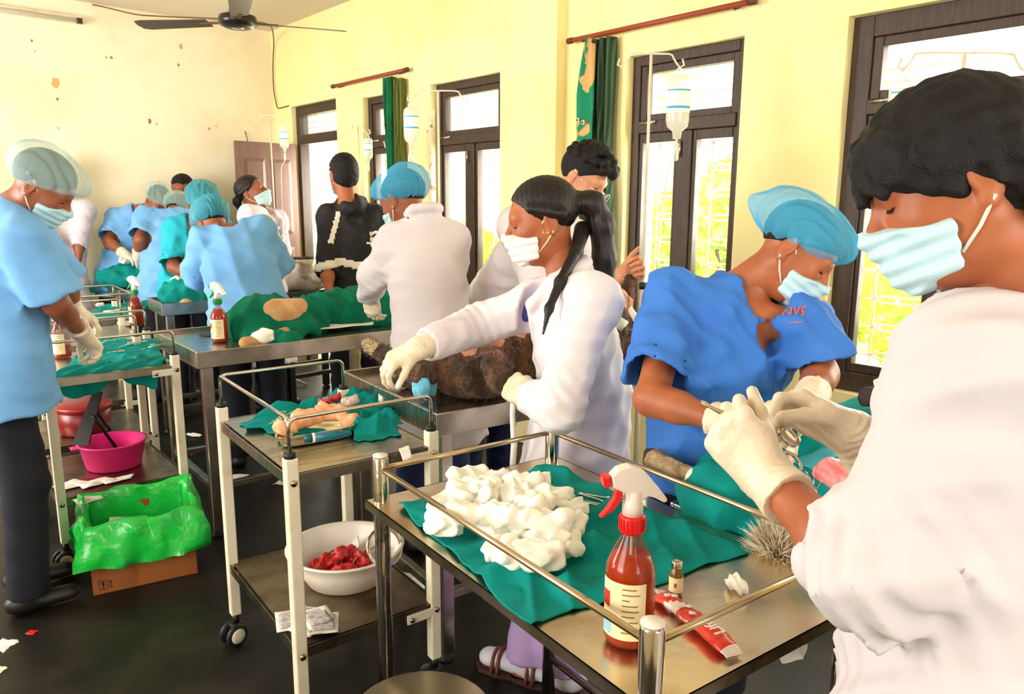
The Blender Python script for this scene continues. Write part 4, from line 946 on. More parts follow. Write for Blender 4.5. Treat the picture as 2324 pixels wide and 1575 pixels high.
# mid trolley crumpled cloth
Z8 = .801
b_ = lambda x, y, z=Z8: onz(x, y, z)
sheet('green_cloth', 'crumpled teal cloth on the cream trolley with the kidney dish', [b_(540, 965), b_(848, 868), b_(922, 962), b_(652, 1000)], 130, mTeal, .045, 21, edge=.03)
sheet('green_cloth', 'folded end of teal cloth hanging toward the dog table', [b_(775, 965), b_(880, 930), b_(912, 990), b_(815, 1005)], 60, mTeal, .045, 22, edge=.03)
# trolley A cloth with hanging flaps
sheet('green_cloth', 'teal cloth with scattered instruments on the trolley behind the cardboard box', [b_(125, 850), b_(232, 770), b_(356, 772), b_(372, 822)], 70, mTeal, .016, 25, edge=.02)
zz = onz(250, 840, .8)
flap = [onz(122, 852, .806), onz(372, 822, .806)]
P = []
n = 60
for i in range(n):
    u_ = i/(n-1)
    for j in range(24):
        v_ = j/23; p = flap[0]+(flap[1]-flap[0])*u_
        dep = .02+.085*abs(math.sin(u_*math.pi*1.55+.35))**1.0*(1 if u_ < .95 else .3)
        q = p+FH*(.10*(1-min(1, v_*2.2)))+np.array([0, 0, .012*(1-v_)]) if v_ < .45 else p+np.array([0, 0, -dep*(v_-.45)/.55])-FH*(.022+.01*math.sin(u_*21))
        P.append(q+np.array([0, 0, .006*math.sin(u_*25+v_*7)]))
P = np.array(P); ix = np.arange(n*24).reshape(n, 24); Q = np.stack([ix[:-1, :-1], ix[1:, :-1], ix[1:, 1:], ix[:-1, 1:]], -1).reshape(-1, 4)
o = npmesh('green_cloth', P-zz, Q, mTeal, loc=tuple(zz)); o.modifiers.new('s', 'SOLIDIFY').thickness = .003; tag(o, 'teal cloth flap hanging over the front edge of the left trolley', 'cloth')
sheet('green_cloth', 'flat teal cloth with syringes on the trolley with the brown bottle', [onz(185, 722, .801), onz(235, 692, .801), onz(342, 682, .801), onz(322, 715, .801)], 50, mTeal, .010, 27)
sheet('green_cloth', 'teal cloth on the trolley nearest the back wall', [onz(165, 668, .801), onz(200, 650, .801), onz(292, 642, .801), onz(262, 662, .801)], 40, mTeal, .012, 28)
# T4 draped animal
drape('surgical_drape', 'dark green drape over the animal on the middle operating table',
      [('e', onz(600, 735, .90), (.20, .17, .15)), ('e', onz(655, 745, .88), (.2, .15, .085)), ('c', onz(700, 715, .93), onz(870, 690, .95), .10, .13), ('e', onz(790, 715, .90), (.22, .16, .11)), ('e', onz(865, 710, .90), (.16, .16, .10)), ('c', onz(560, 768, .86), onz(660, 775, .86), .04, .05)],
      (1.25, 3.25, .84), (2.5, 4.3, 1.2), .010, (1.7, 3.65, .848), .848, mTealD, .014, 12, cuts=[(onz(672, 704, .985), (.10, .10, .055), .015), (onz(725, 698, .99), (.07, .07, .04), .012)])
bl = Field(onz(690, 715, .95)-.3, onz(690, 715, .95)+.3, .008); bl.cone(onz(628, 716, .952), onz(730, 698, .960), .085, .052, .02); V, Q = bl.mesh(); c0 = onz(680, 710, .9)
tag(npmesh('draped_animal', relax(V, Q)-c0, Q, mFurT, loc=tuple(c0)), 'shaved tan thigh showing between folds of the dark green drape', 'animal')
# bandaged paw near the table edge
bp = empty('animal_paw', tuple(onz(595, 772, .848))); tag(bp, 'tan paw wrapped in white bandage on the edge of the middle table', 'animal'); B0 = np.array(bp.location)
f = Field(B0-.2, B0+.2, .006); f.chain([onz(556, 778, .868), onz(600, 770, .872), onz(650, 755, .88)], [.028, .024, .03], .02); V, Q = f.mesh(); npmesh('paw', relax(V, Q)-B0, Q, mFurT, bp)
f = Field(B0-.2, B0+.2, .006); f.chain([onz(578, 768, .882), onz(600, 762, .89), onz(618, 762, .885)], [.026, .032, .026], .02); f.cone(onz(616, 764, .885), onz(622, 778, .84), .016, .008, .02); f.bump(noise3(110, .003, 4), .02); V, Q = f.mesh(); npmesh('bandage', relax(V, Q)-B0, Q, mGauze, bp)
sheet('paper_sheet', 'white paper sheet under the green drape along the middle table edge', [onz(690, 752, .876), onz(845, 738, .876), onz(850, 725, .876), onz(700, 735, .876)], 24, mPaper, .006, 31, cat='paper')
# T5 drape and leg
drape('surgical_drape', 'teal drape with beige leg and white ties behind the brown bottle', [('e', onz(420, 668, .93), (.16, .13, .09)), ('e', onz(470, 655, .93), (.2, .16, .12))], (1.3, 4.8, .84), (2.2, 5.7, 1.15), .012, (1.7, 5.25, .848), .848, mTeal, .014, 14)
f = Field((1.2, 4.7, .84), (2.2, 5.6, 1.4), .010); c0 = np.array([1.7, 5.1, .9]); f.chain([at(408, 632, 5.0), at(425, 648, 5.02), at(452, 652, 5.05)], [.022, .03, .035], .02); f.cone(onz(370, 682, .87), onz(420, 690, .88), .03, .05, .02); V, Q = f.mesh()
tag(npmesh('draped_animal', relax(V, Q)-c0, Q, mFurT, loc=tuple(c0)), 'tan animal leg raised above the teal drape beside turquoise scrubs', 'animal')
for i, pts in enumerate(([at(368, 650, 4.95), at(390, 655, 4.95), at(398, 645, 4.97), at(388, 634, 4.97), at(400, 628, 4.98), at(412, 640, 4.98)], [at(446, 640, 4.95), at(452, 655, 4.93), at(450, 672, 4.92), at(462, 660, 4.92)])):
    o = MB().tube(pts, .010, 7).build('bandage_strip', mGauze); tag(rebase(o, pts[0]), ('looped white bandage tie on the teal drape behind the brown bottle', 'short white bandage tie against the sky blue scrub back')[i], 'bandage')
# T6 drape
drape('surgical_drape', 'teal drape on the far table under the gloved hands of the bending surgeons', [('e', onz(300, 628, .92), (.26, .16, .10)), ('e', onz(345, 625, .92), (.2, .16, .10))], (1.4, 5.9, .83), (2.5, 7.0, 1.15), .014, (1.8, 6.25, .838), .838, mTeal, .014, 15)
# ------------------------------------------------------------------ small things
def lab_text(s, size, m_, parent, Mx, ext=.0004, name='lettering', bold=0):
    c = bpy.data.curves.new(name, 'FONT'); c.body = s; c.size = size; c.extrude = ext; c.align_x = 'CENTER'; c.align_y = 'CENTER'; c.offset = bold
    t = bpy.data.objects.new(name, c); COL.objects.link(t); bpy.context.view_layer.update()
    dg_ = bpy.context.evaluated_depsgraph_get(); me = bpy.data.meshes.new_from_object(t.evaluated_get(dg_)); bpy.data.objects.remove(t)
    o = bpy.data.objects.new(name, me); link(o, parent); me.materials.clear(); me.materials.append(m_); o.matrix_local = Mx; return o
mAmber = mat('amber_plastic', (120, 42, 10), .12, alpha=.42, coat=.4)
mLiq = mat('red_brown_liquid', (220, 62, 14), .2, coat=.3)
mLabel = mat('cream_label', (246, 228, 178), .6)
mInk = mat('label_ink', (150, 110, 60), .6); mRed = mat('red_plastic', (222, 22, 18), .35); mGreen = mat('green_plastic', (0, 140, 62), .35); mLogo = mat('red_logo', (214, 40, 34), .5)
def arc_patch(r, a0, a1, z0, z1, n=14):
    m_ = MB(); V = []
    for i in range(n+1):
        a = a0+(a1-a0)*i/n
        for z in (z0, z1): V.append((r*math.cos(a), r*math.sin(a), z))
    return m_.add(V, [(2*i, 2*i+2, 2*i+3, 2*i+1) for i in range(n)], True)
def spray_bottle(label, p, face, cap, trig, nozzle_dir, s=1.0, fill=.155, group=None, label_turn=-.5, dark=False):
    r = empty('spray_bottle', tuple(p)); r.scale = (s, s, s); tag(r, label, 'bottle', group)
    prof = [(.0, .0), (.032, 0), (.038, .006), (.0405, .014), (.0405, .122), (.039, .134), (.033, .150), (.024, .168), (.0165, .182), (.0155, .198)]
    MB().lathe(prof, n=32).build('bottle_body', mAmber, r)
    lp = [(0, .003)]+[(max(0, a-.0022), z) for a, z in prof[1:] if .004 < z < fill]; lr = np.interp(fill, [z for a, z in prof[1:]], [a for a, z in prof[1:]])-.0022
    lp += [(lr, fill), (0, fill)]
    MB().lathe(lp, n=28).build('liquid', mat('dark_red_liquid', (150, 34, 8), .2, coat=.3) if dark else mLiq, r)
    a = math.atan2(face[1], face[0])+label_turn
    lb = arc_patch(.0411, a-1.0, a+1.0, .022, .118, 20).build('label', mLabel, r)
    for k in range(9):
        z = .108-.0092*k; wd = (.55, .7, .3, .62, .66, .5, .64, .58, .4)[k]
        arc_patch(.0414, a+.05, a+.05+wd, z, z+.0022, 8).build('print_line', mInk, lb)
    arc_patch(.0414, a-.95, a-.5, .072, .098, 8).build('print_logo', mLogo, lb)
    arc_patch(.0413, a-.98, a-.4, .026, .05, 8).build('print_band', mat('label_blue', (150, 196, 214), .6), lb)
    cp = MB().lathe([(.0195, .190), (.0205, .193), (.0205, .216), (.0185, .219), (.012, .219)], n=24).build('screw_cap', cap, r)
    for k in range(20):
        t = 2*math.pi*k/20; MB().box((-.0008, -.0012, .194), (.0010, .0012, .215), Matrix.Rotation(t, 4, 'Z') @ Matrix.Translation((.0206, 0, 0))).build('cap_rib', cap, cp)
    hd = empty('trigger_head', (0, 0, 0), math.atan2(nozzle_dir[1], nozzle_dir[0]), r)
    def pr(n_, poly, th, m_): 
        MB().prism([(x, z) for x, z in poly], -th/2, th/2, Matrix.Rotation(R(90), 4, 'X')).build(n_, m_, hd, bevel=.0025)
    MB().lathe([(.0165, .219), (.0165, .236), (.0145, .242), (.0135, .258)], n=20).build('head_collar', mPlasticW, hd)
    pr('head_shell', [(-.014, .244), (.012, .244), (.014, .256), (.036, .268), (.040, .286), (.028, .298), (.010, .302), (-.014, .292), (-.038, .264), (-.052, .246), (-.055, .240), (-.049, .237), (-.034, .246), (-.022, .250)], .021, mPlasticW)
    pr('nozzle', [(.038, .270), (.050, .268), (.054, .287), (.041, .288)], .020, trig)
    pr('trigger', [(.018, .264), (.030, .264), (.032, .250), (.044, .232), (.056, .219), (.050, .219), (.032, .230), (.020, .246)], .013, trig)
    MB().cyl((0, 0, .02), (0, 0, .219), .0022, 8).build('dip_tube', mPlasticW, r)
    return r
spray_bottle('amber spray bottle of red liquid with red trigger, close on the front table', onz(1425, 1452, ZF), -FH, mRed, mRed, -RH*.95-FH*.2, 1.02, .15)
spray_bottle('amber spray bottle with green trigger on the middle operating table corner', onz(500, 776, .848), -FH, mGreen, mGreen, -RH*.6+FH*.3, .95, .165, label_turn=-.1)
spray_bottle('brown spray bottle with green trigger on the second trolley of the left row', onz(337, 723, .801)*np.array([1, 1, 1])+np.array([-.13, -.24, 0])*1.0, -FH, mGreen, mGreen, -RH*.8+FH*.3, .95, .17, label_turn=-1.2, dark=True)
spray_bottle('red-brown bottle half hidden behind the left surgeon’s arm', np.array([.70, 3.90, .801]), -FH, mRed, mRed, -RH, .95, .06, label_turn=-.1)
# vial
vl = empty('medicine_vial', tuple(onz(1533, 1349, ZF))); tag(vl, 'small amber medicine vial with steel cap beside the red wrapper', 'vial')
MB().lathe([(0, 0), (.0118, 0), (.0128, .003), (.0128, .042), (.010, .049), (.0075, .052), (.0075, .056)], n=24).build('glass_body', mat('amber_glass', (130, 92, 10), .08, alpha=.8, coat=.5), vl)
arc_patch(.0131, 0, 2*math.pi, .009, .038, 24).build('label', mLabel, vl)
arc_patch(.0133, math.atan2(-FH[1], -FH[0])-.5, math.atan2(-FH[1], -FH[0])-.1, .02, .028, 4).build('print_mark', mInk, vl)
MB().lathe([(.0078, .054), (.0102, .055), (.0102, .065), (.0094, .067), (.004, .067), (.0035, .0665), (0, .0665)], n=24).build('crimp_cap', mChrome, vl)
# gauze wads
def wad_mesh(seed, r=.034, m_=None):
    rg = np.random.default_rng(seed); f = Field((-.07, -.07, -.05), (.07, .07, .06), .0042)
    f.ell((0, 0, 0), (r, r*.85, r*.6), .02)
    for i in range(7):
        a = rg.uniform(0, 6.28); f.ell((r*.8*math.cos(a), r*.7*math.sin(a), rg.uniform(-.008, .016)), np.array([.018, .015, .014])*rg.uniform(.7, 1.2), .008)
    f.bump(folds([((1, .3, .4), .028, 1), ((.2, 1, .5), .022, 1), ((.5, -.6, .8), .035, .7)], .0045, seed, 2.4), .02)
    V, Q = f.mesh(); V = relax(V, Q, .35); V[:, 2] -= V[:, 2].min(); return V, Q
WADS = [wad_mesh(s) for s in (1, 2, 3, 4, 5)]
def wad(p, k, sc, m_, name, label, group=None, cat='gauze', parent=None, rot=None):
    o = npmesh(name, WADS[k % 5][0]*np.array(sc), WADS[k % 5][1], m_, parent, loc=tuple(p)); o.rotation_euler = (0, 0, rot if rot is not None else random.uniform(0, 6))
    if label: tag(o, label, cat, group)
    return o
pile = [(1012, 1172, 0, 1.25), (1060, 1112, 0, 1.3), (1120, 1118, 0, 1.2), (1195, 1128, 0, 1.25), (1262, 1150, 0, 1.1), (1300, 1178, 0, 1.0), (1072, 1175, .0, 1.35), (1140, 1170, 0, 1.3), (1215, 1180, 0, 1.3), (1285, 1215, 0, 1.2),
        (1010, 1212, 0, 1.15), (1120, 1225, 0, 1.1), (1190, 1230, 0, 1.3), (1250, 1250, 0, 1.3), (1290, 1262, 0, 1.0), (1225, 1290, 0, 1.3), (1155, 1285, 0, 1.05), (1135, 1265, 0, 1.0),
        (1062, 1150, .035, 1.2), (1105, 1150, .038, 1.2), (1165, 1150, .035, 1.2), (1215, 1165, .035, 1.15), (1130, 1195, .036, 1.2), (1190, 1200, .036, 1.2), (1245, 1215, .034, 1.15), (1085, 1130, .055, 1.0), (1060, 1195, .03, 1.1)]
for i, (x, y, dz, s_) in enumerate(pile):
    p = onz(x, y, ZF+.012+dz); wad(p, i, (s_, s_, s_*.95), mGauze, 'cotton_wad', 'white cotton wad in the heap on the teal cloth of the front table', 'cotton wads heaped on the front table')
wad(onz(1672, 1342, ZF), 2, (.62, .5, .62), mGauze, 'tissue_wad', 'small crumpled white tissue alone on the front steel table', cat='tissue')
# forceps
def forceps(label, a, b, name='surgical_forceps', open_=.10, ring=.012, z=None, bend=None, cat='forceps', group=None, th=.0022):
    a, b = np.asarray(a, float), np.asarray(b, float); d = b-a; L = np.linalg.norm(d); d /= L; n_ = np.cross(d, Z3 if bend is None else unit(bend)); n_ /= np.linalg.norm(n_)
    r = empty(name, tuple(a)); tag(r, label, cat, group)
    for s in (-1, 1):
        pts = [d*0+n_*s*.0012, d*L*.42+n_*s*.0025, d*L*.55-n_*s*.001*0+n_*s*.004, d*L*.80+n_*s*L*open_*.55, d*(L-ring*1.6)+n_*s*L*open_]
        br = MB().tube(pts, [th*.6, th, th*1.3, th, th], 7).build('shank', mChrome, r)
        c = d*(L-ring*.4)+n_*s*(L*open_+ring*.35)
        MB().tube([c+ring*(math.cos(t)*d*1.25+math.sin(t)*n_) for t in np.linspace(0, 2*math.pi, 18, endpoint=False)], th*.95, 6, closed=True).build('finger_ring', mChrome, br)
    MB().lathe([(0, -.003), (.004, -.003), (.004, .003), (0, .003)], n=10, M=Matrix.Translation(Vector(d*L*.55))).build('pivot', mChrome, r)
    return r
forceps('long forceps lying on the teal cloth behind the cotton heap', onz(1244, 1103, ZF+.022), onz(1400, 1140, ZF+.022))
forceps('second slim forceps beside the cotton heap on teal cloth', onz(1262, 1128, ZF+.02), onz(1385, 1150, ZF+.02), open_=.06)
forceps('haemostat forceps resting on the teal drape below the gloved hand', a_(1835, 1150, .90), a_(1858, 1075, .93), bend=-FH+Z3)
forceps('second haemostat resting on the teal drape near the white sleeve', a_(1882, 1155, .90), a_(1828, 1120, .92), bend=-FH+Z3)
forceps('needle holder gripped by the man in the right foreground', at(1592, 912, 1.06), at(1800, 1022, 1.10), name='needle_holder', open_=.11, ring=.014, bend=-FW*.7+UP*.7, cat='needle holder', th=.003)
for i, (x0, y0, x1, y1) in enumerate(((612, 962, 655, 935), (628, 950, 662, 948), (725, 915, 745, 903))):
    forceps(('tiny forceps on the crumpled teal cloth of the middle trolley', 'second tiny forceps crossing the first on the crumpled cloth', 'third small forceps at the back of the crumpled teal cloth')[i], b_(x0, y0, Z8+.028), b_(x1, y1, Z8+.028), ring=.008, th=.0016)
for i in range(7):
    x = 165+i*26; y = 800-9*(i % 3)-2*i
    forceps('small steel instrument scattered on the teal cloth of the left trolley', onz(x, y+6, .818), onz(x+34, y-6+8*(i % 2), .818), ring=.009, th=.0018, group='instruments on the left trolley')
for i, (x, y) in enumerate(((235, 708), (258, 706))):
    o = MB(); p = onz(x, y, .812); q = onz(x+40, y-3-5*i, .812); o.tube([p, p+(q-p)*.7, p+(q-p)*.72, q], [.008, .008, .0025, .0025], 8)
    tag(rebase(o.build('syringe', mPlasticW), p), ('white syringe lying on the flat teal cloth, left one', 'thin clear syringe on the flat teal cloth beside the brown bottle')[i], 'syringe')
# red wrapper
wp0, wp1 = onz(1492, 1352, ZF+.004), onz(1668, 1492, ZF+.004); wd_ = wp1-wp0; wl_ = np.linalg.norm(wd_); ang = math.atan2(wd_[1], wd_[0])
wr_ = empty('candy_wrapper', tuple((wp0+wp1)/2), ang); tag(wr_, 'red and white printed wrapper lying beside the front spray bottle', 'wrapper')
n = 30; V = []
for i in range(n):
    u_ = i/(n-1); x = (u_-.5)*wl_; t = min(1, 5.5*min(u_, 1-u_)); hh = .002+.009*t**.6
    for k in range(12):
        a = 2*math.pi*k/12; V.append((x, (.019+.002*math.sin(u_*17))*math.cos(a), hh*(.9+.3*math.sin(a))+hh*math.sin(a)*.6+.0012*math.sin(u_*40+a*2)))
Qw = [(i*12+k, i*12+(k+1) % 12, (i+1)*12+(k+1) % 12, (i+1)*12+k) for i in range(n-1) for k in range(12)]
mWrap = mat('red_wrapper', (226, 44, 22), .25, coat=.5, col2=(236, 60, 30), nscale=30, bump=.2, bscale=60); mWrapW = mat('white_wrapper', (246, 232, 224), .3, coat=.5)
bo_ = MB().add(V, Qw, True).build('wrapper_film', mWrap, wr_)
paint(bo_, mWrapW, lambda x, y, z: (x > wl_*.42) | ((x < -wl_*.12) & (x > -wl_*.2+y)))
lab_text('Life', .03, mWrapW, wr_, Matrix.Translation((wl_*.24, 0, .0235)) @ Matrix.Rotation(math.pi, 4, 'Z'), .0003, bold=.0006)
for k, (x, y) in enumerate(((-.02, .006), (-.028, -.006), (.0, -.004), (-.06, .004), (-.068, -.007))): MB().lathe([(0, 0), (.006, 0), (.006, .0008), (0, .0012)], (x, y, .0222), 10).build('print_spot', mWrapW, wr_)
o = sheet('plastic_sleeve', 'clear crinkled plastic sleeve between vial and spray bottle', [onz(1478, 1335, ZF), onz(1510, 1345, ZF), onz(1566, 1398, ZF), onz(1520, 1392, ZF)], 16, mat('clear_film', (230, 220, 206), .1, alpha=.5), .008, 41, .0008, cat='plastic')
o = sheet('plastic_bag', 'clear plastic bag hanging under the front table by the white coat', [at(1760, 1478, 1.75), at(1835, 1462, 1.75), at(1822, 1500, 1.72), at(1775, 1508, 1.72)], 18, mat('clear_film', (230, 220, 206), .1, alpha=.5), .012, 42, .0008, cat='plastic bag')
# mid trolley: kidney dish with packets
kc = b_(716, 1000); ka = math.atan2(*(b_(805, 985)-b_(640, 1015))[[1, 0]]); kd = empty('kidney_dish', tuple(kc), ka); tag(kd, 'steel kidney dish holding orange glove packets on the middle trolley', 'dish')
def kidney(s, z):
    P = []
    for k in range(36):
        t = 2*math.pi*k/36; x = .118*math.cos(t); y = .054*math.sin(t); y += .028*(1-(x/.118)**2)*1.0-.012; P.append((x*s, y*s, z))
    return P
V = []; rings = [(.80, .002), (.90, .008), (.97, .026), (1.0, .036), (1.05, .038), (1.0, .034), (.95, .026), (.88, .010), (.78, .005)]
for s_, z in rings: V += kidney(s_, z)
Qk = [(i*36+k, i*36+(k+1) % 36, (i+1)*36+(k+1) % 36, (i+1)*36+k) for i in range(len(rings)-1) for k in range(36)]+[tuple(range(36))[::-1], tuple((len(rings)-1)*36+k for k in range(36))]
MB().add(V, Qk, True).build('dish', mat('polished_steel', (220, 206, 172), .15, 1.0), kd)
mPeach = mat('peach_packet', (248, 186, 140), .6, col2=(240, 168, 120), nscale=18)
for i, (x0, y0, sx, sy, sz) in enumerate(((652, 992, 1.0, .8, 1.1), (700, 972, 1.2, .7, 1.3), (752, 962, 1.1, .7, 1.2), (792, 968, .8, .6, .9))):
    wad(b_(x0, y0, Z8+.02), i+1, (sx, sy, sz), mPeach, 'glove_packet', ('crumpled peach packet at the left end of the kidney dish', 'peach packet heaped behind the cap of the teal tube', 'peach packet heaped behind the middle of the teal tube', 'torn peach packet at the right end of the kidney dish')[i], cat='packet', rot=ka)
tp, tq = b_(690, 996, Z8+.058), b_(798, 983, Z8+.058)
tb = empty('ointment_tube', tuple(tp)); tag(tb, 'teal ointment tube with white ring lying in the kidney dish', 'tube'); d = unit(tq-tp); L_ = np.linalg.norm(tq-tp)
MB().tube([(0, 0, 0), d*.022], .0125, 14).build('cap', mat('dark_teal_plastic', (0, 84, 84), .4), tb); MB().tube([d*.022, d*.03], .0135, 14).build('ring', mPlasticW, tb)
MB().tube([d*.03, d*L_*.75, d*L_], [.0135, .012, .005], 14).build('tube_body', mat('teal_tube', (0, 110, 124), .4, col2=(0, 90, 110), nscale=30), tb)
wad(b_(736, 925, Z8+.03), 1, (.75, .45, .6), mBlood, 'bloody_swab', 'blood-soaked red swab on the crumpled teal cloth, left one', cat='swab'); wad(b_(762, 915, Z8+.035), 3, (.5, .4, .6), mBlood, 'bloody_swab', 'small twisted red swab between two swabs on crumpled teal cloth', cat='swab')
wad(b_(795, 922, Z8+.03), 0, (.75, .55, .75), mat('stained_gauze', (240, 206, 196), .8, col2=(214, 60, 60), nscale=22, bump=.4, bscale=120, thr=(.5, .62)), 'bloody_swab', 'pink-stained white swab on the crumpled teal cloth, right one', cat='swab')
wad(b_(868, 912, Z8+.02), 4, (.36, .36, .5), mGauze, 'cotton_ball', 'single white cotton ball at the cloth edge near the trolley corner', cat='cotton ball')
o = sheet('paper_scrap', 'torn white paper scrap hanging from the trolley front bracket', [at(905, 1020, 2.14), at(928, 1012, 2.14), at(936, 1042, 2.14), at(915, 1048, 2.14)], 10, mPaper, .004, 60, .001, cat='paper')
# basin on the lower shelf
bc = onz(806, 1345, .302); bc = np.array([1.105, 2.06, .301])
bs_ = empty('white_basin', tuple(bc)); bs_.scale = (1.07, 1.07, 1.05); tag(bs_, 'large white plastic basin of bloody swabs on the lower trolley shelf', 'basin')
MB().lathe([(0, 0), (.095, 0), (.115, .008), (.155, .075), (.163, .105), (.175, .109), (.176, .113), (.166, .114), (.158, .104), (.148, .074), (.11, .014), (0, .008)], n=40).build('bowl', mPlasticW, bs_)
for i in range(11):
    a = 2.4*i; r_ = .02+.055*math.sqrt(i/11); wad(bc+np.array([r_*math.cos(a)-.02, r_*math.sin(a)-.02, .028+.022*(i % 2)]), i, (.95, .95, .95), mBlood, 'bloody_swab', 'blood-red swab inside the white basin', 'red swabs in the white basin', 'swab')
for i, (dx, dy, rz_) in enumerate(((-.03, .06, .4), (.05, .05, 1.1), (.085, .0, .2), (-.005, -.055, .7))):
    sheet('dressing_packet', ('opened dressing packet leaning at the back of the white basin', 'white dressing packet standing in the white basin', 'paper packet at the right side of the white basin', 'small white paper piece on the red swabs')[i],
          [bc+np.array([dx+.045*math.cos(rz_+t)*(1 if i < 3 else .5), dy+.045*math.sin(rz_+t)*(1 if i < 3 else .5), .05+.045*(k > 1)]) for k, t in enumerate((.6, 2.5, 3.7, 5.7))], 10, mPaper, .004, 70+i, .001, cat='packet')
# steel bowl ring beyond the post, packets on the shelf
o = MB().tube([np.array([1.19, 1.96, .42])+.06*np.array([math.cos(t), math.sin(t)*.4, math.sin(t)*.9]) for t in np.linspace(0, 2*math.pi, 24, endpoint=False)], .007, 8, closed=True).build('steel_ring', mChrome)
tag(rebase(o, (1.19, 1.96, .36)), 'shiny steel ring handle leaning in the white basin behind the rusty post', 'ring')
for i, (x0, y0, rz_) in enumerate(((660, 1408, .3), (690, 1400, -.2), (705, 1418, -.5), (735, 1415, .15), (722, 1402, .5))):
    c = onz(x0, y0, .303+.0022*i); ca, sa = math.cos(rz_+.9), math.sin(rz_+.9); e_, g_ = np.array([ca, sa, 0])*.055, np.array([-sa, ca, 0])*.042
    pk = sheet('swab_packet', ('leftmost white sachet of the fan of sachets on the lower shelf', 'sachet second from left in the fan on the lower shelf', 'front sachet with pale border in the fan on the lower shelf', 'rightmost sachet of the fan on the lower shelf', 'back sachet of the fan on the lower shelf')[i], [c-e_-g_, c+e_-g_, c+e_+g_, c-e_+g_], 10, mPaper, .0025, 80+i, .0012, cat='sachet', edge=.004)
    sheet('print_panel', None, [-e_*.75-g_*.75+Z3*.002, e_*.75-g_*.75+Z3*.002, e_*.75+g_*.75+Z3*.002, -e_*.75+g_*.75+Z3*.002], 8, mat('grey_print', (196, 190, 184), .7, col2=(150, 144, 140), nscale=60), .002, 80+i, .0008, edge=.004, parent=pk)
# things on the dog table
wad(onz(965, 908, .852), 2, (1.15, 1.15, 1.9), mat('light_blue_plastic', (110, 200, 232), .5, bump=.3, bscale=60), 'crumpled_hair_net', 'crumpled light blue hair net on the corner of the dog table', cat='hair net')
cdp = [at(1170, 868, 2.32), at(1166, 905, 2.28), at(1163, 940, 2.27), at(1167, 1010, 2.28), at(1162, 1075, 2.30)]
o = MB().tube(cdp, [.011, .010, .008, .010, .009], 7).build('bandage_tie', mGauze); tag(rebase(o, cdp[-1]), 'frayed white bandage tie hanging down the dog table edge', 'bandage')
# T4 extras
o = MB().prism([(0, 0), (.11, -.05), (.13, -.02), (.13, .05)], 0, .01).build('black_wedge', mBlack, loc=tuple(onz(452, 762, .85)), rz=-.5); tag(o, 'flat black pointed object lying left of the green-trigger bottle', 'tool')
# ------------------------------------------------------------------ left trolley, box and floor things
pk_ = empty('pink_basin', tuple(np.array([.83, 3.72, .301]))); tag(pk_, 'bright pink plastic basin on the lower shelf of the left trolley', 'basin')
MB().lathe([(0, 0), (.105, 0), (.115, .006), (.138, .115), (.146, .118), (.146, .123), (.134, .123), (.11, .012), (0, .008)], n=36).build('bowl', mat('hot_pink_plastic', (236, 44, 128), .35), pk_)
MB().box((-.172, -.025, .112), (-.138, .025, .119)).build('handle', mat('hot_pink_plastic', (0, 0, 0)), pk_, bevel=.003)
# black folding stand leaning behind the basin
bsn = empty('folding_stand', (.70, 3.80, .30)); tag(bsn, 'black folded stand leaning inside the left trolley above the pink basin', 'stand')
v0, v1 = at(185, 1010, 3.35)-np.array(bsn.location), at(225, 890, 3.5)-np.array(bsn.location)
dd = unit(np.cross(v1-v0, FH))
MB().add([v0-dd*.03, v0+dd*.045, v1+dd*.03, v1-dd*.012, v0-dd*.03+FH*.012, v0+dd*.045+FH*.012, v1+dd*.03+FH*.012, v1-dd*.012+FH*.012], [(0, 1, 2, 3), (7, 6, 5, 4), (0, 4, 5, 1), (1, 5, 6, 2), (2, 6, 7, 3), (3, 7, 4, 0)]).build('board', mBlackM, bsn)
for q0, q1 in (((212, 945, 3.42), (265, 1018, 3.6)), ((222, 940, 3.5), (250, 975, 3.7))): MB().cyl(at(*q0)-np.array(bsn.location), at(*q1)-np.array(bsn.location), .008, 8).build('strut', mBlackM, bsn)
rt_ = empty('red_tub', (.86, 4.40, .301)); rt_.scale = (.8, .8, 1.0); tag(rt_, 'red plastic tub with lid on the shelf behind the black folded stand', 'tub')
MB().lathe([(0, 0), (.14, 0), (.15, .01), (.165, .13)], n=30).build('tub', mat('dark_red_plastic', (120, 10, 14), .35), rt_); MB().lathe([(.172, .128), (.174, .15), (.16, .155), (0, .158)], n=30).build('lid', mat('red_lid', (150, 24, 28), .35), rt_)
for i, cs in enumerate((((118, 1105), (170, 1088), (215, 1095), (150, 1112)), ((170, 1100), (240, 1082), (270, 1088), (190, 1110)), ((230, 1092), (305, 1075), (298, 1085), (240, 1100)), ((165, 1135), (225, 1118), (235, 1130), (178, 1148)))):
    sheet('paper_wrapper', ('white opened wrapper at the left end of the lower shelf', 'crumpled white wrapper in the middle of the lower shelf', 'pale pink-lit wrapper toward the basin on the lower shelf', 'grey paper scrap at the front of the lower shelf')[i], [onz(x, y, .304+.001*i) for x, y in cs], 14, mPaper, .006, 90+i, .001, cat='paper')
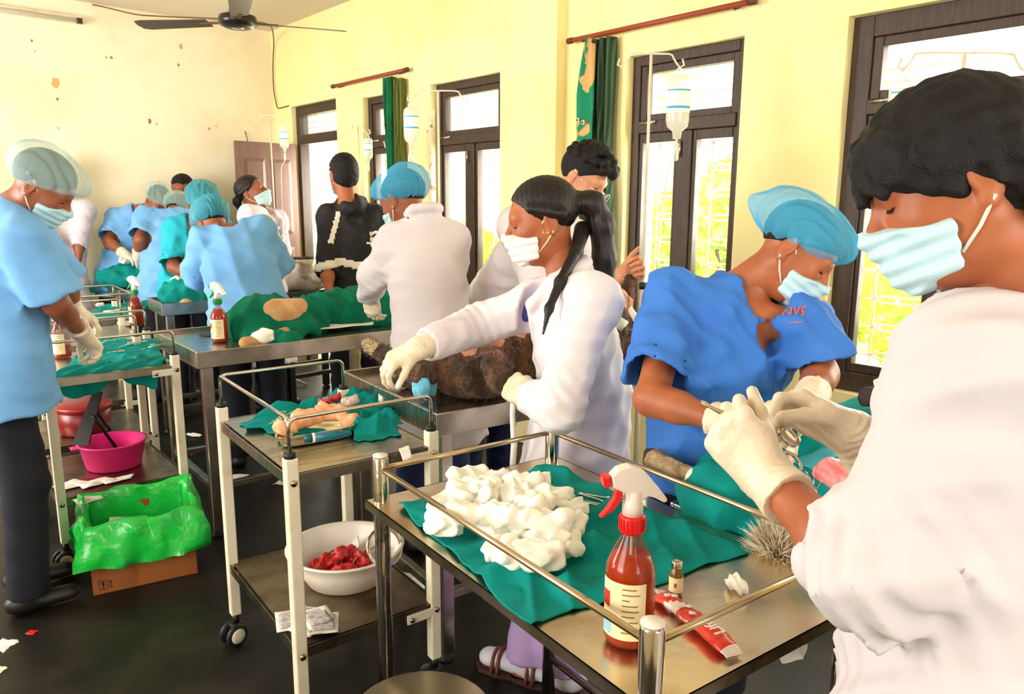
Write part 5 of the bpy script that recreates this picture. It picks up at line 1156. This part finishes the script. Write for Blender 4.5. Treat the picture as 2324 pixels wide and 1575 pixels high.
# cardboard box with a green bag liner
bA, bB = onz(212, 1352, 0), onz(449, 1300, 0); bd = bB-bA; bl_ = np.linalg.norm(bd); ang = math.atan2(bd[1], bd[0]); bw_, bh_ = .27, .26
cb = empty('cardboard_box', tuple(bA), ang); tag(cb, 'brown cardboard box standing on the dark floor in front of the left trolley', 'box')
mCard = mat('brown_cardboard', (150, 86, 36), .6, col2=(132, 72, 28), nscale=6, bump=.05); mTape = mat('glossy_tape', (176, 104, 48), .12, coat=.7, alpha=.75)
for lo, hi in (((0, 0, 0), (bl_, .005, bh_)), ((0, bw_-.005, 0), (bl_, bw_, bh_)), ((0, .005, 0), (.005, bw_-.005, bh_)), ((bl_-.005, .005, 0), (bl_, bw_-.005, bh_))): MB().box(lo, hi).build('side_panel', mCard, cb)
MB().box((.005, .005, .001), (bl_-.005, bw_-.005, .006)).build('bottom_panel', mCard, cb)
MB().box((bl_*.42, -.0012, .004), (bl_*.99, -.0002, bh_*.8)).build('tape_strip', mTape, cb)
MB().box((bl_*.32, -.0022, .10), (bl_*.48, -.0012, .19)).build('green_tape', mat('green_film', (40, 190, 84), .3, alpha=.6), cb)
ink = mat('black_print', (30, 20, 14), .7)
def pbx(x0, x1, z0, z1): MB().box((x0, -.001, z0), (x1, -.0002, z1)).build('print_mark', ink, cb)
x0, z0 = .022, .016
for q in ((0, .03, 0, .002), (0, .03, .036, .038), (0, .002, 0, .038), (.028, .03, 0, .038), (.010, .020, .018, .032), (.013, .017, .008, .018), (.010, .020, .006, .009), (.036, .038, .004, .034), (.042, .044, .004, .034), (.034, .040, .028, .030), (.040, .046, .028, .030), (.036, .046, .004, .006)): pbx(x0+q[0], x0+q[1], z0+q[2], z0+q[3])
# bag: loop round the rim, inside wall, fold-over and hanging skirt
bag = empty('green_bag', tuple(bA), ang); tag(bag, 'bright green plastic bag folded over the rim of the cardboard box', 'bag')
per = []; m_ = 26
for k in range(4*m_):
    s_, t = divmod(k, m_); t /= m_
    per.append([(t, 0), (1, t), (1-t, 1), (0, 1-t)][s_])
prof = [(-.02, .05), (-.018, .14), (-.012, .22), (-.004, .275), (.004, .292), (.022, .285), (.034, .25), (.045, .20), (.05, .15), (.046, .128)]
V = []; rgb = np.random.default_rng(4)
for i, (o_, z) in enumerate(prof):
    for k, (u_, v_) in enumerate(per):
        cx, cy = u_-.5, v_-.5; th = k/len(per)*2*math.pi; nx = (1 if u_ >= .999 else -1 if u_ <= .001 else 0); ny = (1 if v_ >= .999 else -1 if v_ <= .001 else 0)
        wob = .010*math.sin(th*5+i*.8)+.007*math.sin(th*13+i)+.004*math.sin(th*23-i*1.7)
        oo = o_+wob*(i/9 if o_ > 0 else .5); rise = .05*math.exp(-((v_-1)**2)/.1)*(z > .2)+.012*math.sin(th*3+1)*(i > 6)
        V.append((u_*bl_+nx*oo+.6*oo*cx*(nx == 0)*0, v_*bw_+ny*oo, z+rise*(.7 if z > .2 else 0)+.010*math.sin(th*7+i)*(i in (3, 4, 5))-.02*math.sin(th*2)*(i > 7)))
A_ = np.array(V).reshape(len(prof), len(per), 3); nr = 30; tt = np.linspace(0, len(prof)-1, nr); i0 = np.clip(tt.astype(int), 0, len(prof)-2); fr_ = (tt-i0)[:, None, None]
A_ = A_[i0]*(1-fr_)+A_[i0+1]*fr_
for _ in range(1): A_[1:-1] = .25*A_[:-2]+.5*A_[1:-1]+.25*A_[2:]
cen = np.array([bl_/2, bw_/2, 0]); rad_ = A_-cen; rad_[..., 2] = 0; rad_ /= np.linalg.norm(rad_, axis=-1, keepdims=True)
off_ = folds([((1, .5, .9), .09, 1), ((.6, 1, -.8), .07, 1), ((1, -.7, .5), .05, .7)], .010, 6, 1.9)(A_[..., 0], A_[..., 1], A_[..., 2])
A_ = A_-rad_*off_[..., None]*np.clip(np.linspace(-.3, 1.6, nr), .35, 1)[:, None, None]; V = A_.reshape(-1, 3)
n = len(per); Qb = [(i*n+k, i*n+(k+1) % n, (i+1)*n+(k+1) % n, (i+1)*n+k) for i in range(nr-1) for k in range(n)]
mBag = mat('green_plastic_film', (22, 200, 66), .3, bump=.5, bscale=30, col2=(40, 186, 80), nscale=7, coat=.3)
o = MB().add(V, Qb, True).build('bag_film', mBag, bag)
sheet('paper_sheet', 'cream paper piece lying inside the green-lined box', [np.array(bA)+np.array([.09, .10, .17]), np.array(bA)+np.array([.24, .10, .18]), np.array(bA)+np.array([.26, .17, .20]), np.array(bA)+np.array([.12, .18, .23])], 8, mat('cream_paper', (246, 240, 200), .7), .003, 5, .001, cat='paper', edge=.003)
# floor litter
for i, (x, y, s_, m_) in enumerate(((440, 990, .07, mGauze), (430, 1030, .035, mBlood), (540, 1025, .045, mGauze), (540, 1083, .055, mPaper), (640, 1096, .04, mPaper), (72, 1436, .018, mRed), (4, 1465, .045, mPaper), (0, 1520, .02, mLabel), (935, 1318, .08, mPaper), (1048, 1000, .014, mGauze))):
    lb_ = ('white cloth scrap on the floor beyond the left trolley', 'small red-stained scrap on the floor beyond the left trolley', 'pale strip on the floor behind the middle trolley', 'pale paper scrap on the dark floor near a table brace', 'thin white splinter on the dark floor behind the trolley post', 'tiny red and white scrap alone on the dark floor at left', 'crumpled pale paper on the floor at the left edge', 'tiny yellow scrap on the floor at the lower left edge', 'grey-white packet on the floor right of the white basin', 'tiny white crumb in the dark under the dog table')[i]
    p = onz(x, y, 0.0); c_, d_ = RH*s_, FH*s_*.9
    if i in (0, 2): wad(p, i, (s_/.05, s_/.09, .35), m_, 'floor_scrap', lb_, cat='scrap')
    else: sheet('floor_scrap', lb_, [p-c_-d_*.6, p+c_*.7-d_, p+c_+d_*.7, p-c_*.6+d_], 10, m_, s_*.12, 120+i, .001, cat='scrap', edge=.05)
# things on the two rear trolleys
wad(onz(175, 640, .801)*np.array([1, 1, 1])+np.array([-.42, -1.2, .0]), 3, (2.4, 1.8, 1.2), mGauze, 'cotton_heap', 'large white cotton heap on the trolley nearest the back wall', cat='cotton')
wad(onz(227, 700, .81)*np.array([.93, .93, 1])+np.array([0, 0, .06]), 2, (.6, .4, .5), mGauze, 'gauze_roll', 'small white gauze roll on the flat teal cloth by the left surgeon', cat='gauze')
wad(at(281, 600, 5.9), 1, (1, 1, 1.3), mGauze, 'gauze_wad', 'white gauze held under the gloved hands at the far table', cat='gauze')
wad(onz(262, 614, .93), 4, (.9, .6, .5), mFlesh, 'wound_tissue', 'pink tissue on the far teal drape below the gloved hands', cat='wound')
# ------------------------------------------------------------------ drip stands, curtains, fan
mIV = mat('drip_bottle_plastic', (240, 236, 220), .15, alpha=.62, coat=.3); mIVl = mat('drip_label', (236, 238, 232), .5); mIVb = mat('drip_label_blue', (70, 170, 206), .5)
def drip_stand(label, top, foot, bar, bag_at, side, tubepts, sc=1.0, group=None, knob=None):
    """pole from foot to top, cross bar with two hooks along vector bar, bag hung on one hook"""
    r = empty('drip_stand', tuple(foot)); tag(r, label, 'drip stand', group); B0 = np.asarray(foot, float)
    top = np.asarray(top, float); bar = np.asarray(bar, float)
    MB().tube([(0, 0, .0), (0, 0, 1.15)], .0125, 10).build('lower_tube', mPaint, r); MB().tube([(0, 0, 1.15), top-B0], .0065, 8).build('upper_rod', mPaint, r)
    MB().cyl((0, 0, 1.13), (0, 0, 1.16), .016, 12).build('clamp_collar', mBlack, r)
    MB().lathe([(0, 0), (.018, 0), (.02, .006), (.018, .02), (0, .022)], n=8, M=Matrix.Translation((.016, -.008, 1.14)) @ Matrix.Rotation(R(90), 4, 'Y')).build('clamp_knob', mBlack, r)
    for k in range(4):
        a = R(45+90*k); MB().tube([(0, 0, .09), (.12*math.cos(a), .12*math.sin(a), .05), (.2*math.cos(a), .2*math.sin(a), .015)], .011, 8).build('foot', mPaint, r)
    u_ = unit(bar); hl = np.linalg.norm(bar)
    pts = [top+u_*x+Z3*z for x, z in ((-hl-.01, -.02), (-hl-.018, -.045), (-hl+.0, -.055), (-hl+.02, -.03), (-hl+.035, -.004), (-hl*.6, 0), (0, 0), (hl*.6, 0), (hl-.035, -.004), (hl-.02, -.03), (hl, -.055), (hl+.018, -.045), (hl+.01, -.02))]
    MB().tube([p-B0 for p in pts], .0042, 7).build('hook_bar', mPaint, r)
    hp = top+u_*side*hl+Z3*-.055
    b = empty('saline_bottle', tuple(hp)); b.scale = (sc, sc, sc); b.rotation_euler = (0, 0, math.atan2(RH[1], RH[0])); tag(b, label.replace('drip stand', 'saline bottle hanging on the drip stand') if False else bag_at, 'saline bottle')
    MB().tube([(0, 0, 0), (-.012, 0, -.012), (-.012, 0, -.03)], .003, 6).build('hanger_loop', mIVl, b); MB().tube([(0, 0, 0), (.012, 0, -.012), (.012, 0, -.03)], .003, 6).build('hanger_loop', mIVl, b)
    MB().lathe([(0, -.026), (.026, -.028), (.038, -.040), (.040, -.06), (.039, -.17), (.034, -.19), (.016, -.205), (.013, -.228), (0, -.23)][::-1], n=24, sy=.72).build('bottle', mIV, b)
    for n_, z0_, z1_, m_ in (('label', -.145, -.065, mIVl), ('label_band', -.076, -.071, mIVb), ('label_wave', -.132, -.124, mIVb)):
        e_ = .0006*(n_ != 'label'); V = []
        for i in range(11):
            a = R(200+14*i); V += [((.0405+e_)*math.cos(a), (.0405+e_)*.725*math.sin(a), z0_), ((.0405+e_)*math.cos(a), (.0405+e_)*.725*math.sin(a), z1_)]
        MB().add(V, [(2*i, 2*i+2, 2*i+3, 2*i+1) for i in range(10)], True).build(n_, m_, b)
    MB().lathe([(.006, -.30), (.009, -.295), (.009, -.245), (.005, -.24), (.005, -.228)], n=12).build('drip_chamber', mIV, b)
    pts = [np.array([0, 0, -.30])]; Mi = Matrix.Rotation(-b.rotation_euler[2], 3, 'Z')
    for p in tubepts: pts.append(np.array(Mi @ Vector((np.asarray(p)-hp)))/sc)
    P_ = np.array(pts); tt = np.linspace(0, len(P_)-1, 24); P_ = np.stack([np.interp(tt, np.arange(len(P_)), P_[:, k]) for k in range(3)], 1)
    for _ in range(2): P_[1:-1] = .25*P_[:-2]+.5*P_[1:-1]+.25*P_[2:]
    MB().tube(P_, .003, 6).build('drip_line', mIVl, b)
    return r
def stand(lb, bl, x, y, D_, barpx, side, tube, sc):
    t = at(x, y, D_); drip_stand(lb, t, (t[0], t[1], 0), RH*barpx*D_/F_PX, bl, side, tube, sc)
stand('slim drip stand standing before the brown door', 'saline bottle hanging before the brown door leaf', 612, 262, 5.9, 30, 1, [at(638, 380, 5.88), at(641, 480, 5.85), at(636, 560, 5.8)], .95)
stand('slim drip stand behind the man in black jacket', 'narrow saline bag hanging right of the man in black jacket', 812, 286, 5.0, 22, 1, [at(828, 380, 5.0), at(836, 430, 4.98)], .78)
stand('drip stand with long hook bar above the doctor’s blue cap', 'saline bottle with blue label hanging above the doctor’s blue cap', 994, 206, 3.9, 62, -1, [at(928, 345, 3.7), at(925, 420, 3.72)], 1.02)
stand('drip stand before the window behind the royal blue scrubs', 'tall saline bottle hanging in front of the middle window', 1478, 122, 3.2, 66, 1, [at(1533, 330, 3.2), at(1515, 390, 3.2), at(1505, 480, 3.18), at(1490, 610, 3.1)], 1.28)
stand('drip stand at the right window behind black hair', 'saline bottle partly hidden by the foreground man’s black hair', 2190, 120, 2.5, 136, -1, [at(2085, 560, 2.4), at(2078, 690, 2.2), at(2050, 800, 1.95), at(2035, 772, 1.9)], 1.0)
# curtains and rods
mRod = mat('brown_rod', (150, 66, 34), .5)
def rod(label, y0, y1, z, x=XW-.05):
    r = empty('curtain_rod', (XW, (y0+y1)/2, z)); tag(r, label, 'curtain rod')
    MB().cyl((x-XW, y0-(y0+y1)/2, 0), (x-XW, y1-(y0+y1)/2, 0), .014, 12).build('rod', mRod, r)
    for yy in (y0, y1):
        MB().lathe([(0, -.02), (.0165, -.018), (.0165, .018), (0, .02)], n=12, M=Matrix.Translation((x-XW, yy-(y0+y1)/2, 0)) @ Matrix.Rotation(R(90), 4, 'X')).build('end_cap', mat('dark_cap', (92, 46, 28), .5), r)
        yb = yy+(.09 if yy == min(y0, y1) else -.09); MB().tube([(0, yb-(y0+y1)/2, 0), (x-XW, yb-(y0+y1)/2, -.018)], .004, 6).build('bracket', mWood, r)
rod('brown curtain rod above the middle window with the saline bottle', 3.10, 1.98, 2.385); rod('brown curtain rod above the narrow far window', 5.78, 4.72, 2.43); rod('brown rod end at the top above the right-hand window', 1.78, .4, 2.375)
def stripes(name, c1, c2, sc, axis='Z', dirn=None):
    M = bpy.data.materials.new(name); M.use_nodes = True; nt = M.node_tree; b = nt.nodes['Principled BSDF']; b.inputs['Roughness'].default_value = .85
    tc = nt.nodes.new('ShaderNodeTexCoord'); wv = nt.nodes.new('ShaderNodeTexWave'); wv.inputs['Scale'].default_value = sc; wv.bands_direction = axis; wv.inputs['Distortion'].default_value = .4
    cr = nt.nodes.new('ShaderNodeValToRGB'); cr.color_ramp.elements[0].color = lin(c1); cr.color_ramp.elements[1].color = lin(c2); cr.color_ramp.elements[0].position = .45; cr.color_ramp.elements[1].position = .55
    nt.links.new(tc.outputs['Object'], wv.inputs[0]); nt.links.new(wv.outputs[0], cr.inputs[0]); nt.links.new(cr.outputs[0], b.inputs['Base Color']); return M
mStripe = stripes('striped_green_cotton', (30, 58, 38), (66, 92, 60), 26, 'Y')
mCurtT = mat('printed_teal_cotton', (0, 132, 92), .85, col2=(222, 172, 110), nscale=9, thr=(.56, .6), detail=1)
def curtain(label, y, z1, z0, w0, w1, pleats, m_, x=XW-.06, lean=0.0):
    n, k = 60, 40; V = []
    for i in range(n):
        t = i/(n-1); z = z1+(z0-z1)*t; w_ = w0+(w1-w0)*min(1, t*1.6)+.015*math.sin(t*7)
        for j in range(k):
            s = j/(k-1)-.5; V.append((.03*math.sin(s*2*math.pi*pleats+.8*math.sin(t*3))*(1-.3*t)-.015*t, s*w_+lean*t+.012*math.sin(t*9+s*3), z-z1))
    Q = [(i*k+j, i*k+j+1, (i+1)*k+j+1, (i+1)*k+j) for i in range(n-1) for j in range(k-1)]
    r = empty('curtain', (x, y, z1)); tag(r, label, 'curtain'); o = MB().add(V, Q, True).build('cloth', m_, r); o.modifiers.new('s', 'SOLIDIFY').thickness = .004
    return r
c1 = curtain('dark green striped curtain bunched at the left of the middle window', 2.86, 2.36, .95, .14, .22, 3.5, mStripe)
# printed part of the same curtain, folded to the front
V = []; n, k = 40, 14
for i in range(n):
    t = i/(n-1); w_ = .05+.085*min(1, t*2.2)
    for j in range(k):
        s = j/(k-1)-.5; V.append((-.05+.012*math.sin(s*9+t*4), .03+s*w_+.035*math.sin(t*2.2), -.01-.62*t+.02*math.sin(s*3)))
o = MB().add(V, [(i*k+j, i*k+j+1, (i+1)*k+j+1, (i+1)*k+j) for i in range(n-1) for j in range(k-1)], True).build('printed_edge', mCurtT, c1); o.modifiers.new('s', 'SOLIDIFY').thickness = .004
paint(o, mat('tan_cotton', (214, 168, 112), .85), lambda x, y, z: (z > -.25) & (np.abs(y-.03-.035*np.sin(-(z+.01)/.62*2.2)) < .022))
for z, y, a in ((-.42, .075, .0), (-.54, .07, .3)):
    for sy in (-.018, .02):
        MB().lathe([(0, 0), (.012, 0), (.012, .002), (0, .003)], n=12, M=Matrix.Translation((-.068, y+sy, z+sy*.4)) @ Matrix.Rotation(R(-90), 4, 'Y')).build('print_dot', mWhiteS, o)
        MB().lathe([(0, 0), (.006, 0), (.006, .002), (0, .003)], n=10, M=Matrix.Translation((-.0705, y+sy+.002, z+sy*.4)) @ Matrix.Rotation(R(-90), 4, 'Y')).build('print_dot', mBlack, o)
c2 = curtain('bright green curtain tied narrow beside the far window', 4.93, 2.40, 1.1, .10, .085, 2.5, mat('bright_green_cotton', (0, 128, 78), .8, col2=(0, 104, 66), nscale=5))
for i in range(6): MB().tube([(-.04, .02+.008*math.sin(i*2+t), -.32-.13*i-.035*t*.5) for t in np.linspace(0, 2.6, 7)], .006, 5).build('print_swirl', mWhiteS, c2)
curtain('olive striped curtain half hidden behind the bright green curtain', 4.83, 2.38, 1.1, .10, .12, 3, stripes('olive_striped_cotton', (84, 96, 36), (110, 116, 50), 26, 'Y'), x=XW-.04)
# ceiling fan
fp = at(540, 52, 4.3); fan = empty('ceiling_fan', tuple(fp)); tag(fan, 'dark brown three-blade ceiling fan hanging near the far corner', 'fan'); mFan = mat('fan_brown', (84, 62, 44), .4, .2)
MB().cyl((0, 0, .13), (0, 0, ZC-fp[2]), .011, 10).build('down_rod', mFan, fan)
MB().lathe([(.012, .17), (.03, .14), (.044, .075), (.05, .055), (.05, .05), (0, .05)], n=24).build('motor_cover', mat('fan_bronze', (140, 108, 72), .35, .5), fan)
MB().lathe([(0, -.03), (.07, -.028), (.105, -.012), (.108, .012), (.10, .035), (.05, .05), (0, .05)], n=28).build('motor', mat('fan_dark', (36, 28, 22), .3, .3), fan)
MB().lathe([(0, -.032), (.03, -.031), (.034, -.028), (.034, -.02)], n=20).build('hub_cap', mChrome, fan)
for k, a in enumerate((math.atan2(-RH[1], -RH[0])-.12, math.atan2(RH[1], RH[0])+.36, math.atan2(RH[1], RH[0])-1.2)):
    M_ = Matrix.Rotation(a, 4, 'Z'); Mb = M_ @ Matrix.Rotation(R(10), 4, 'X')
    MB().prism([(.17, -.045), (.56, -.065), (.60, -.05), (.61, .0), (.60, .05), (.56, .06), (.17, .05)], 0, .004, Mb).build('blade', mFan, fan); MB().box((.09, -.014, -.002), (.22, .014, .006), M_).build('blade_arm', mFan, fan)
# cables and tube light
def cable(label, pts, r_=.005):
    P_ = np.array(pts); tt = np.linspace(0, len(P_)-1, len(P_)*6); P_ = np.stack([np.interp(tt, np.arange(len(P_)), P_[:, k]) for k in range(3)], 1)
    for _ in range(3): P_[1:-1] = .25*P_[:-2]+.5*P_[1:-1]+.25*P_[2:]
    o = MB().tube(P_, r_, 6).build('cable', mat('brown_cable', (92, 66, 40), .6)); tag(rebase(o, P_[0]), label, 'cable')
cable('thin cable strung from the ceiling to the fan motor', [at(95, -8, 6.3), at(220, 12, 6.0), at(310, 34, 5.6), at(380, 38, 5.2), at(460, 41, 4.8), at(520, 44, 4.4)])
def onx(px, py, X): r = ray(px, py); return CAM+r*(X/r[0])
cable('thin cable running from the fan down the wall corner to the door', [at(570, 48, 4.4), at(600, 52, 5.0), at(617, 60, 6.4), onx(622, 90, XW-.02), onx(619, 150, XW-.02), onx(621, 205, XW-.02), onx(629, 247, XW-.02), onx(640, 244, XW-.02), onx(655, 240, XW-.01)])
tl_ = empty('tube_light', (1.2, YB, 2.90)); tag(tl_, 'unlit fluorescent tube fixture high on the white back wall', 'light')
MB().box((-1.0, -.045, -.025), (.44, 0, .03)).build('batten', mPaint, tl_, bevel=.004); MB().cyl((-.97, -.065, -.012), (.40, -.065, -.012), .014, 12).build('tube', mat('dull_tube', (214, 206, 190), .3), tl_); MB().box((.39, -.082, -.03), (.425, -.044, .008)).build('lamp_holder', mWood, tl_)
# hook and nail on the back wall above the door leaf
def ony(px, py, Y): r = ray(px, py); return CAM+r*(Y/r[1])
h0 = ony(556, 298, YB); o = MB().tube([h0, h0+(0, -.02, -.03), h0+(.01, -.02, -.08), h0+(.0, -.01, -.14)], .004, 6).build('wall_hook', mWood); tag(rebase(o, h0), 'small wire hook on the back wall above the door leaf', 'hook')
# paint chips and stains with a shape of their own on the back wall
for i, (x, y, r_) in enumerate(((125, 187, .03), (130, 225, .012), (241, 130, .010), (253, 131, .011), (410, 105, .02), (405, 147, .010), (133, 291, .010), (340, 274, .020), (356, 281, .009), (475, 292, .010), (491, 286, .008), (72, 92, .008), (79, 116, .008))):
    c = ony(x, y, YB-.0008); V = [c]; 
    for k in range(9): a = 2*math.pi*k/9; rr = r_*random.uniform(.6, 1.2); V.append(c+np.array([rr*math.cos(a), 0, rr*math.sin(a)*1.3]))
    o = MB().add(np.array(V)-c, [(0, k+1, (k+1) % 9+1) for k in range(9)]).build('wall_chip', mat('chipped_plaster', (216, 172, 108), .9) if i % 2 == 0 else mat('dark_chip', (170, 110, 60), .9), bpy.data.objects['wall_back'], loc=tuple(c))
# glasses of the man behind the young woman
g_ = empty('eyeglasses', tuple(p4h)); tag(g_, 'thin-rimmed eyeglasses on the man with curly black hair', 'glasses')
def hp4(x, y, z): return p4M @ np.array([x, y, z])
for s in (-1, 1):
    MB().tube([hp4(s*.034+.024*math.cos(t), .122+.004*abs(math.cos(t)), -.016+.019*math.sin(t)) for t in np.linspace(0, 2*math.pi, 18, endpoint=False)], .0016, 6, closed=True).build('rim', mat('silver_rim', (220, 214, 206), .2, 1), g_)
    MB().add([hp4(s*.034+.023*math.cos(t), .1225, -.016+.018*math.sin(t)) for t in np.linspace(0, 2*math.pi, 16, endpoint=False)], [tuple(range(16))]).build('lens', mGlass, g_)
    MB().tube([hp4(s*.058, .122, -.012), hp4(s*.078, .06, .0), hp4(s*.084, -.01, .012)], .0016, 5).build('temple', MATS['silver_rim'], g_)
MB().tube([hp4(-.01, .124, -.012), hp4(0, .127, -.008), hp4(.01, .124, -.012)], .0016, 5).build('bridge', MATS['silver_rim'], g_)
# ------------------------------------------------------------------ trims on clothes
def patch(garment, fn, m_, name, off=.0025):
    """faces of a garment that satisfy fn(world centre), lifted a little: a sewn band"""
    me = garment.data; nv, nf = len(me.vertices), len(me.polygons)
    v = np.empty(nv*3, np.float32); me.vertices.foreach_get('co', v); v = v.reshape(-1, 3); nr = np.empty(nv*3, np.float32); me.vertices.foreach_get('normal', nr); nr = nr.reshape(-1, 3)
    q = np.empty(nf*4, np.int32); me.loops.foreach_get('vertex_index', q); q = q.reshape(-1, 4)
    o_ = np.array(garment.parent.location); c = v[q].mean(1)+o_; k = fn(c[:, 0], c[:, 1], c[:, 2]); q = q[k]
    if len(q) == 0: return None
    u_, inv = np.unique(q, return_inverse=True); o = npmesh(name, v[u_]+nr[u_]*off, inv.reshape(-1, 4), m_, garment.parent)
    o.modifiers.new('s', 'SOLIDIFY').thickness = -.003
    return o
def pxy(x, y, z):
    vx, vy, vz = x-CAM[0], y-CAM[1], z-CAM[2]; d = vx*FW[0]+vy*FW[1]+vz*FW[2]
    return CX+F_PX*(vx*RT[0]+vy*RT[1]+vz*RT[2])/d, CY-F_PX*(vx*UP[0]+vy*UP[1]+vz*UP[2])/d, d
jk = [c for c in P6.children if c.name.startswith('jacket')][0]; j0 = np.array(P6.location)
lz = lambda x, y: (x-j0[0])*RH[0]+(y-j0[1])*RH[1]                                   # across the back, metres
patch(jk, lambda x, y, z: (np.abs(z-(1.155-.25*np.abs(lz(x, y)+.06)+.0*lz(x, y))) < .024), mWhiteS, 'white_band')
patch(jk, lambda x, y, z: (np.abs(lz(x, y)+.095-.25*(z-1.35)) < .016) & (z > 1.26) & (z < 1.45) & ((x-j0[0])*FH[0]+(y-j0[1])*FH[1] < .06), mWhiteS, 'white_stripe')
from mathutils.bvhtree import BVHTree
def sew_text(s_, size, m_, garment, px, py, D_, up_dir, name='lettering', bold=.0006):
    """flat lettering laid on the garment where the ray from (px,py) meets it"""
    root = garment.parent; o_ = np.array(root.location); me = garment.data
    bv = BVHTree.FromPolygons([v.co.copy() for v in me.vertices], [tuple(p.vertices) for p in me.polygons])
    loc, nrm, _, _ = bv.ray_cast(Vector(CAM-o_), Vector(ray(px, py)).normalized())
    if loc is None: return None
    acc = Vector((0, 0, 0))
    for dx in (-18, 0, 18):
        for dy in (-12, 0, 12):
            l2, n2, _, _ = bv.ray_cast(Vector(CAM-o_), Vector(ray(px+dx, py+dy)).normalized())
            if l2 is not None: acc += n2
    n_ = np.array(acc.normalized()); 
    if n_ @ FW > 0: n_ = -n_
    u_ = np.asarray(up_dir, float); u_ = unit(u_-n_*(u_ @ n_)); r_ = np.cross(u_, n_); p = np.array(loc)+n_*.012
    t_ = lab_text(s_, size, m_, root, Matrix(((r_[0], u_[0], n_[0], p[0]), (r_[1], u_[1], n_[1], p[1]), (r_[2], u_[2], n_[2], p[2]), (0, 0, 0, 1))), .0008, name, bold)
    sw = t_.modifiers.new('w', 'SHRINKWRAP'); sw.target = garment; sw.wrap_method = 'NEAREST_SURFACEPOINT'; sw.offset = .0025; sw.wrap_mode = 'ABOVE_SURFACE'
    return t_
sew_text('das', .085, mWhiteS, jk, 846, 545, 4.5, -RT, bold=.003)

# long lock of the ponytail lying over the young woman's shoulder
gw = [o for o in bpy.data.objects if o.get('label', '').startswith('young woman')][0]; B0 = np.array(gw.location)
f = Field(at(1290, 560, 2.2)-.35, at(1290, 560, 2.2)+.35, .005); f.chain([at(1322, 520, 2.28), at(1308, 570, 2.19), at(1272, 640, 2.12), at(1246, 700, 2.09), at(1232, 760, 2.08)], [.026, .018, .015, .011, .004], .015, flat=(FH, .7))
f.bump(folds([((1, .6, .2), .011, 1)], .0012, 2, .3), .02); V, Q = f.mesh(); npmesh('hair_lock', relax(V, Q)-B0, Q, mHairS, gw)
wad(at(1296, 478, 2.2)-Z3*.02, 1, (.28, .28, .5), mat('pearl_beads', (250, 232, 222), .3), 'hair_tie', None, parent=None)
o = bpy.data.objects['hair_tie']; o.parent = gw; o.location = tuple(at(1302, 470, 2.26)-B0)
MB().tube([at(1238, 528, 2.15)-B0+.007*np.array([math.cos(t)*RH[0], math.cos(t)*RH[1], math.sin(t)]) for t in np.linspace(0, 6.28, 12, endpoint=False)], .0018, 5, closed=True).build('earring', mat('gold', (230, 170, 70), .25, 1), gw)
# embroidery on the royal blue scrubs
P2o = [o for o in bpy.data.objects if o.get('label', '').startswith('man in royal blue')][0]; B0 = np.array(P2o.location); g2 = [c for c in P2o.children if c.name.startswith('scrub_top')][0]
mOr = mat('orange_thread', (226, 92, 70), .7)
sew_text('NVS', .034, mOr, g2, 1803, 708, 1.9, UP, 'embroidery'); sew_text('____', .022, mOr, g2, 1804, 726, 1.9, UP, 'embroidery')

# sandals of the young woman
for t_ in (onz(1275, 1560, 0), onz(1195, 1535, 0)):
    ff_ = unit(np.array([*(dv(-.9, .35, 0)[:2]), 0])); sd = np.cross(Z3, ff_); c = np.array([t_[0], t_[1], 0])-B0*np.array([0, 0, 0])
    w0 = np.array(gw.location); V = []
    for (l_, s_) in ((-.095, .0), (-.085, .034), (.0, .036), (.09, .046), (.155, .034), (.178, .0), (.155, -.034), (.09, -.046), (.0, -.036), (-.085, -.034)): V.append(c+ff_*l_+sd*s_-w0)
    n_ = len(V); MB().add([v for v in V]+[v+Z3*.012 for v in V], [tuple(range(n_))[::-1], tuple(range(n_, 2*n_))]+[(k, (k+1) % n_, n_+(k+1) % n_, n_+k) for k in range(n_)]).build('sandal_sole', mat('dark_sole', (60, 34, 22), .7), gw)
    MB().tube([c+ff_*.085+sd*.047*math.cos(a)+Z3*(.012+.066*math.sin(a))-w0 for a in np.linspace(0, math.pi, 12)], .006, 6).build('sandal_strap', mat('brown_strap', (110, 52, 24), .6), gw)
    MB().tube([c+ff_*.105+sd*.046*math.cos(a)+Z3*(.012+.060*math.sin(a))-w0 for a in np.linspace(0, math.pi, 12)], .006, 6).build('sandal_strap', mat('brown_strap', (110, 52, 24), .6), gw)

# purple blouse under the young woman's coat
gb = [c for c in gw.children if c.name.startswith('body')][0]; w0 = np.array(gw.location); nk_ = at(1285, 628, 2.25)-w0; hp_ = np.array([1.70, 1.585, .90])-w0
def torso(x, y, z):
    t = np.clip((z-hp_[2])/(nk_[2]-hp_[2]), 0, 1); return (z < nk_[2]-.035) & (z > hp_[2]-.1) & ((x-hp_[0]-(nk_[0]-hp_[0])*t)**2+(y-hp_[1]-(nk_[1]-hp_[1])*t)**2 < .19**2)
paint(gb, mat('violet_blouse', (70, 60, 150), .85), torso)
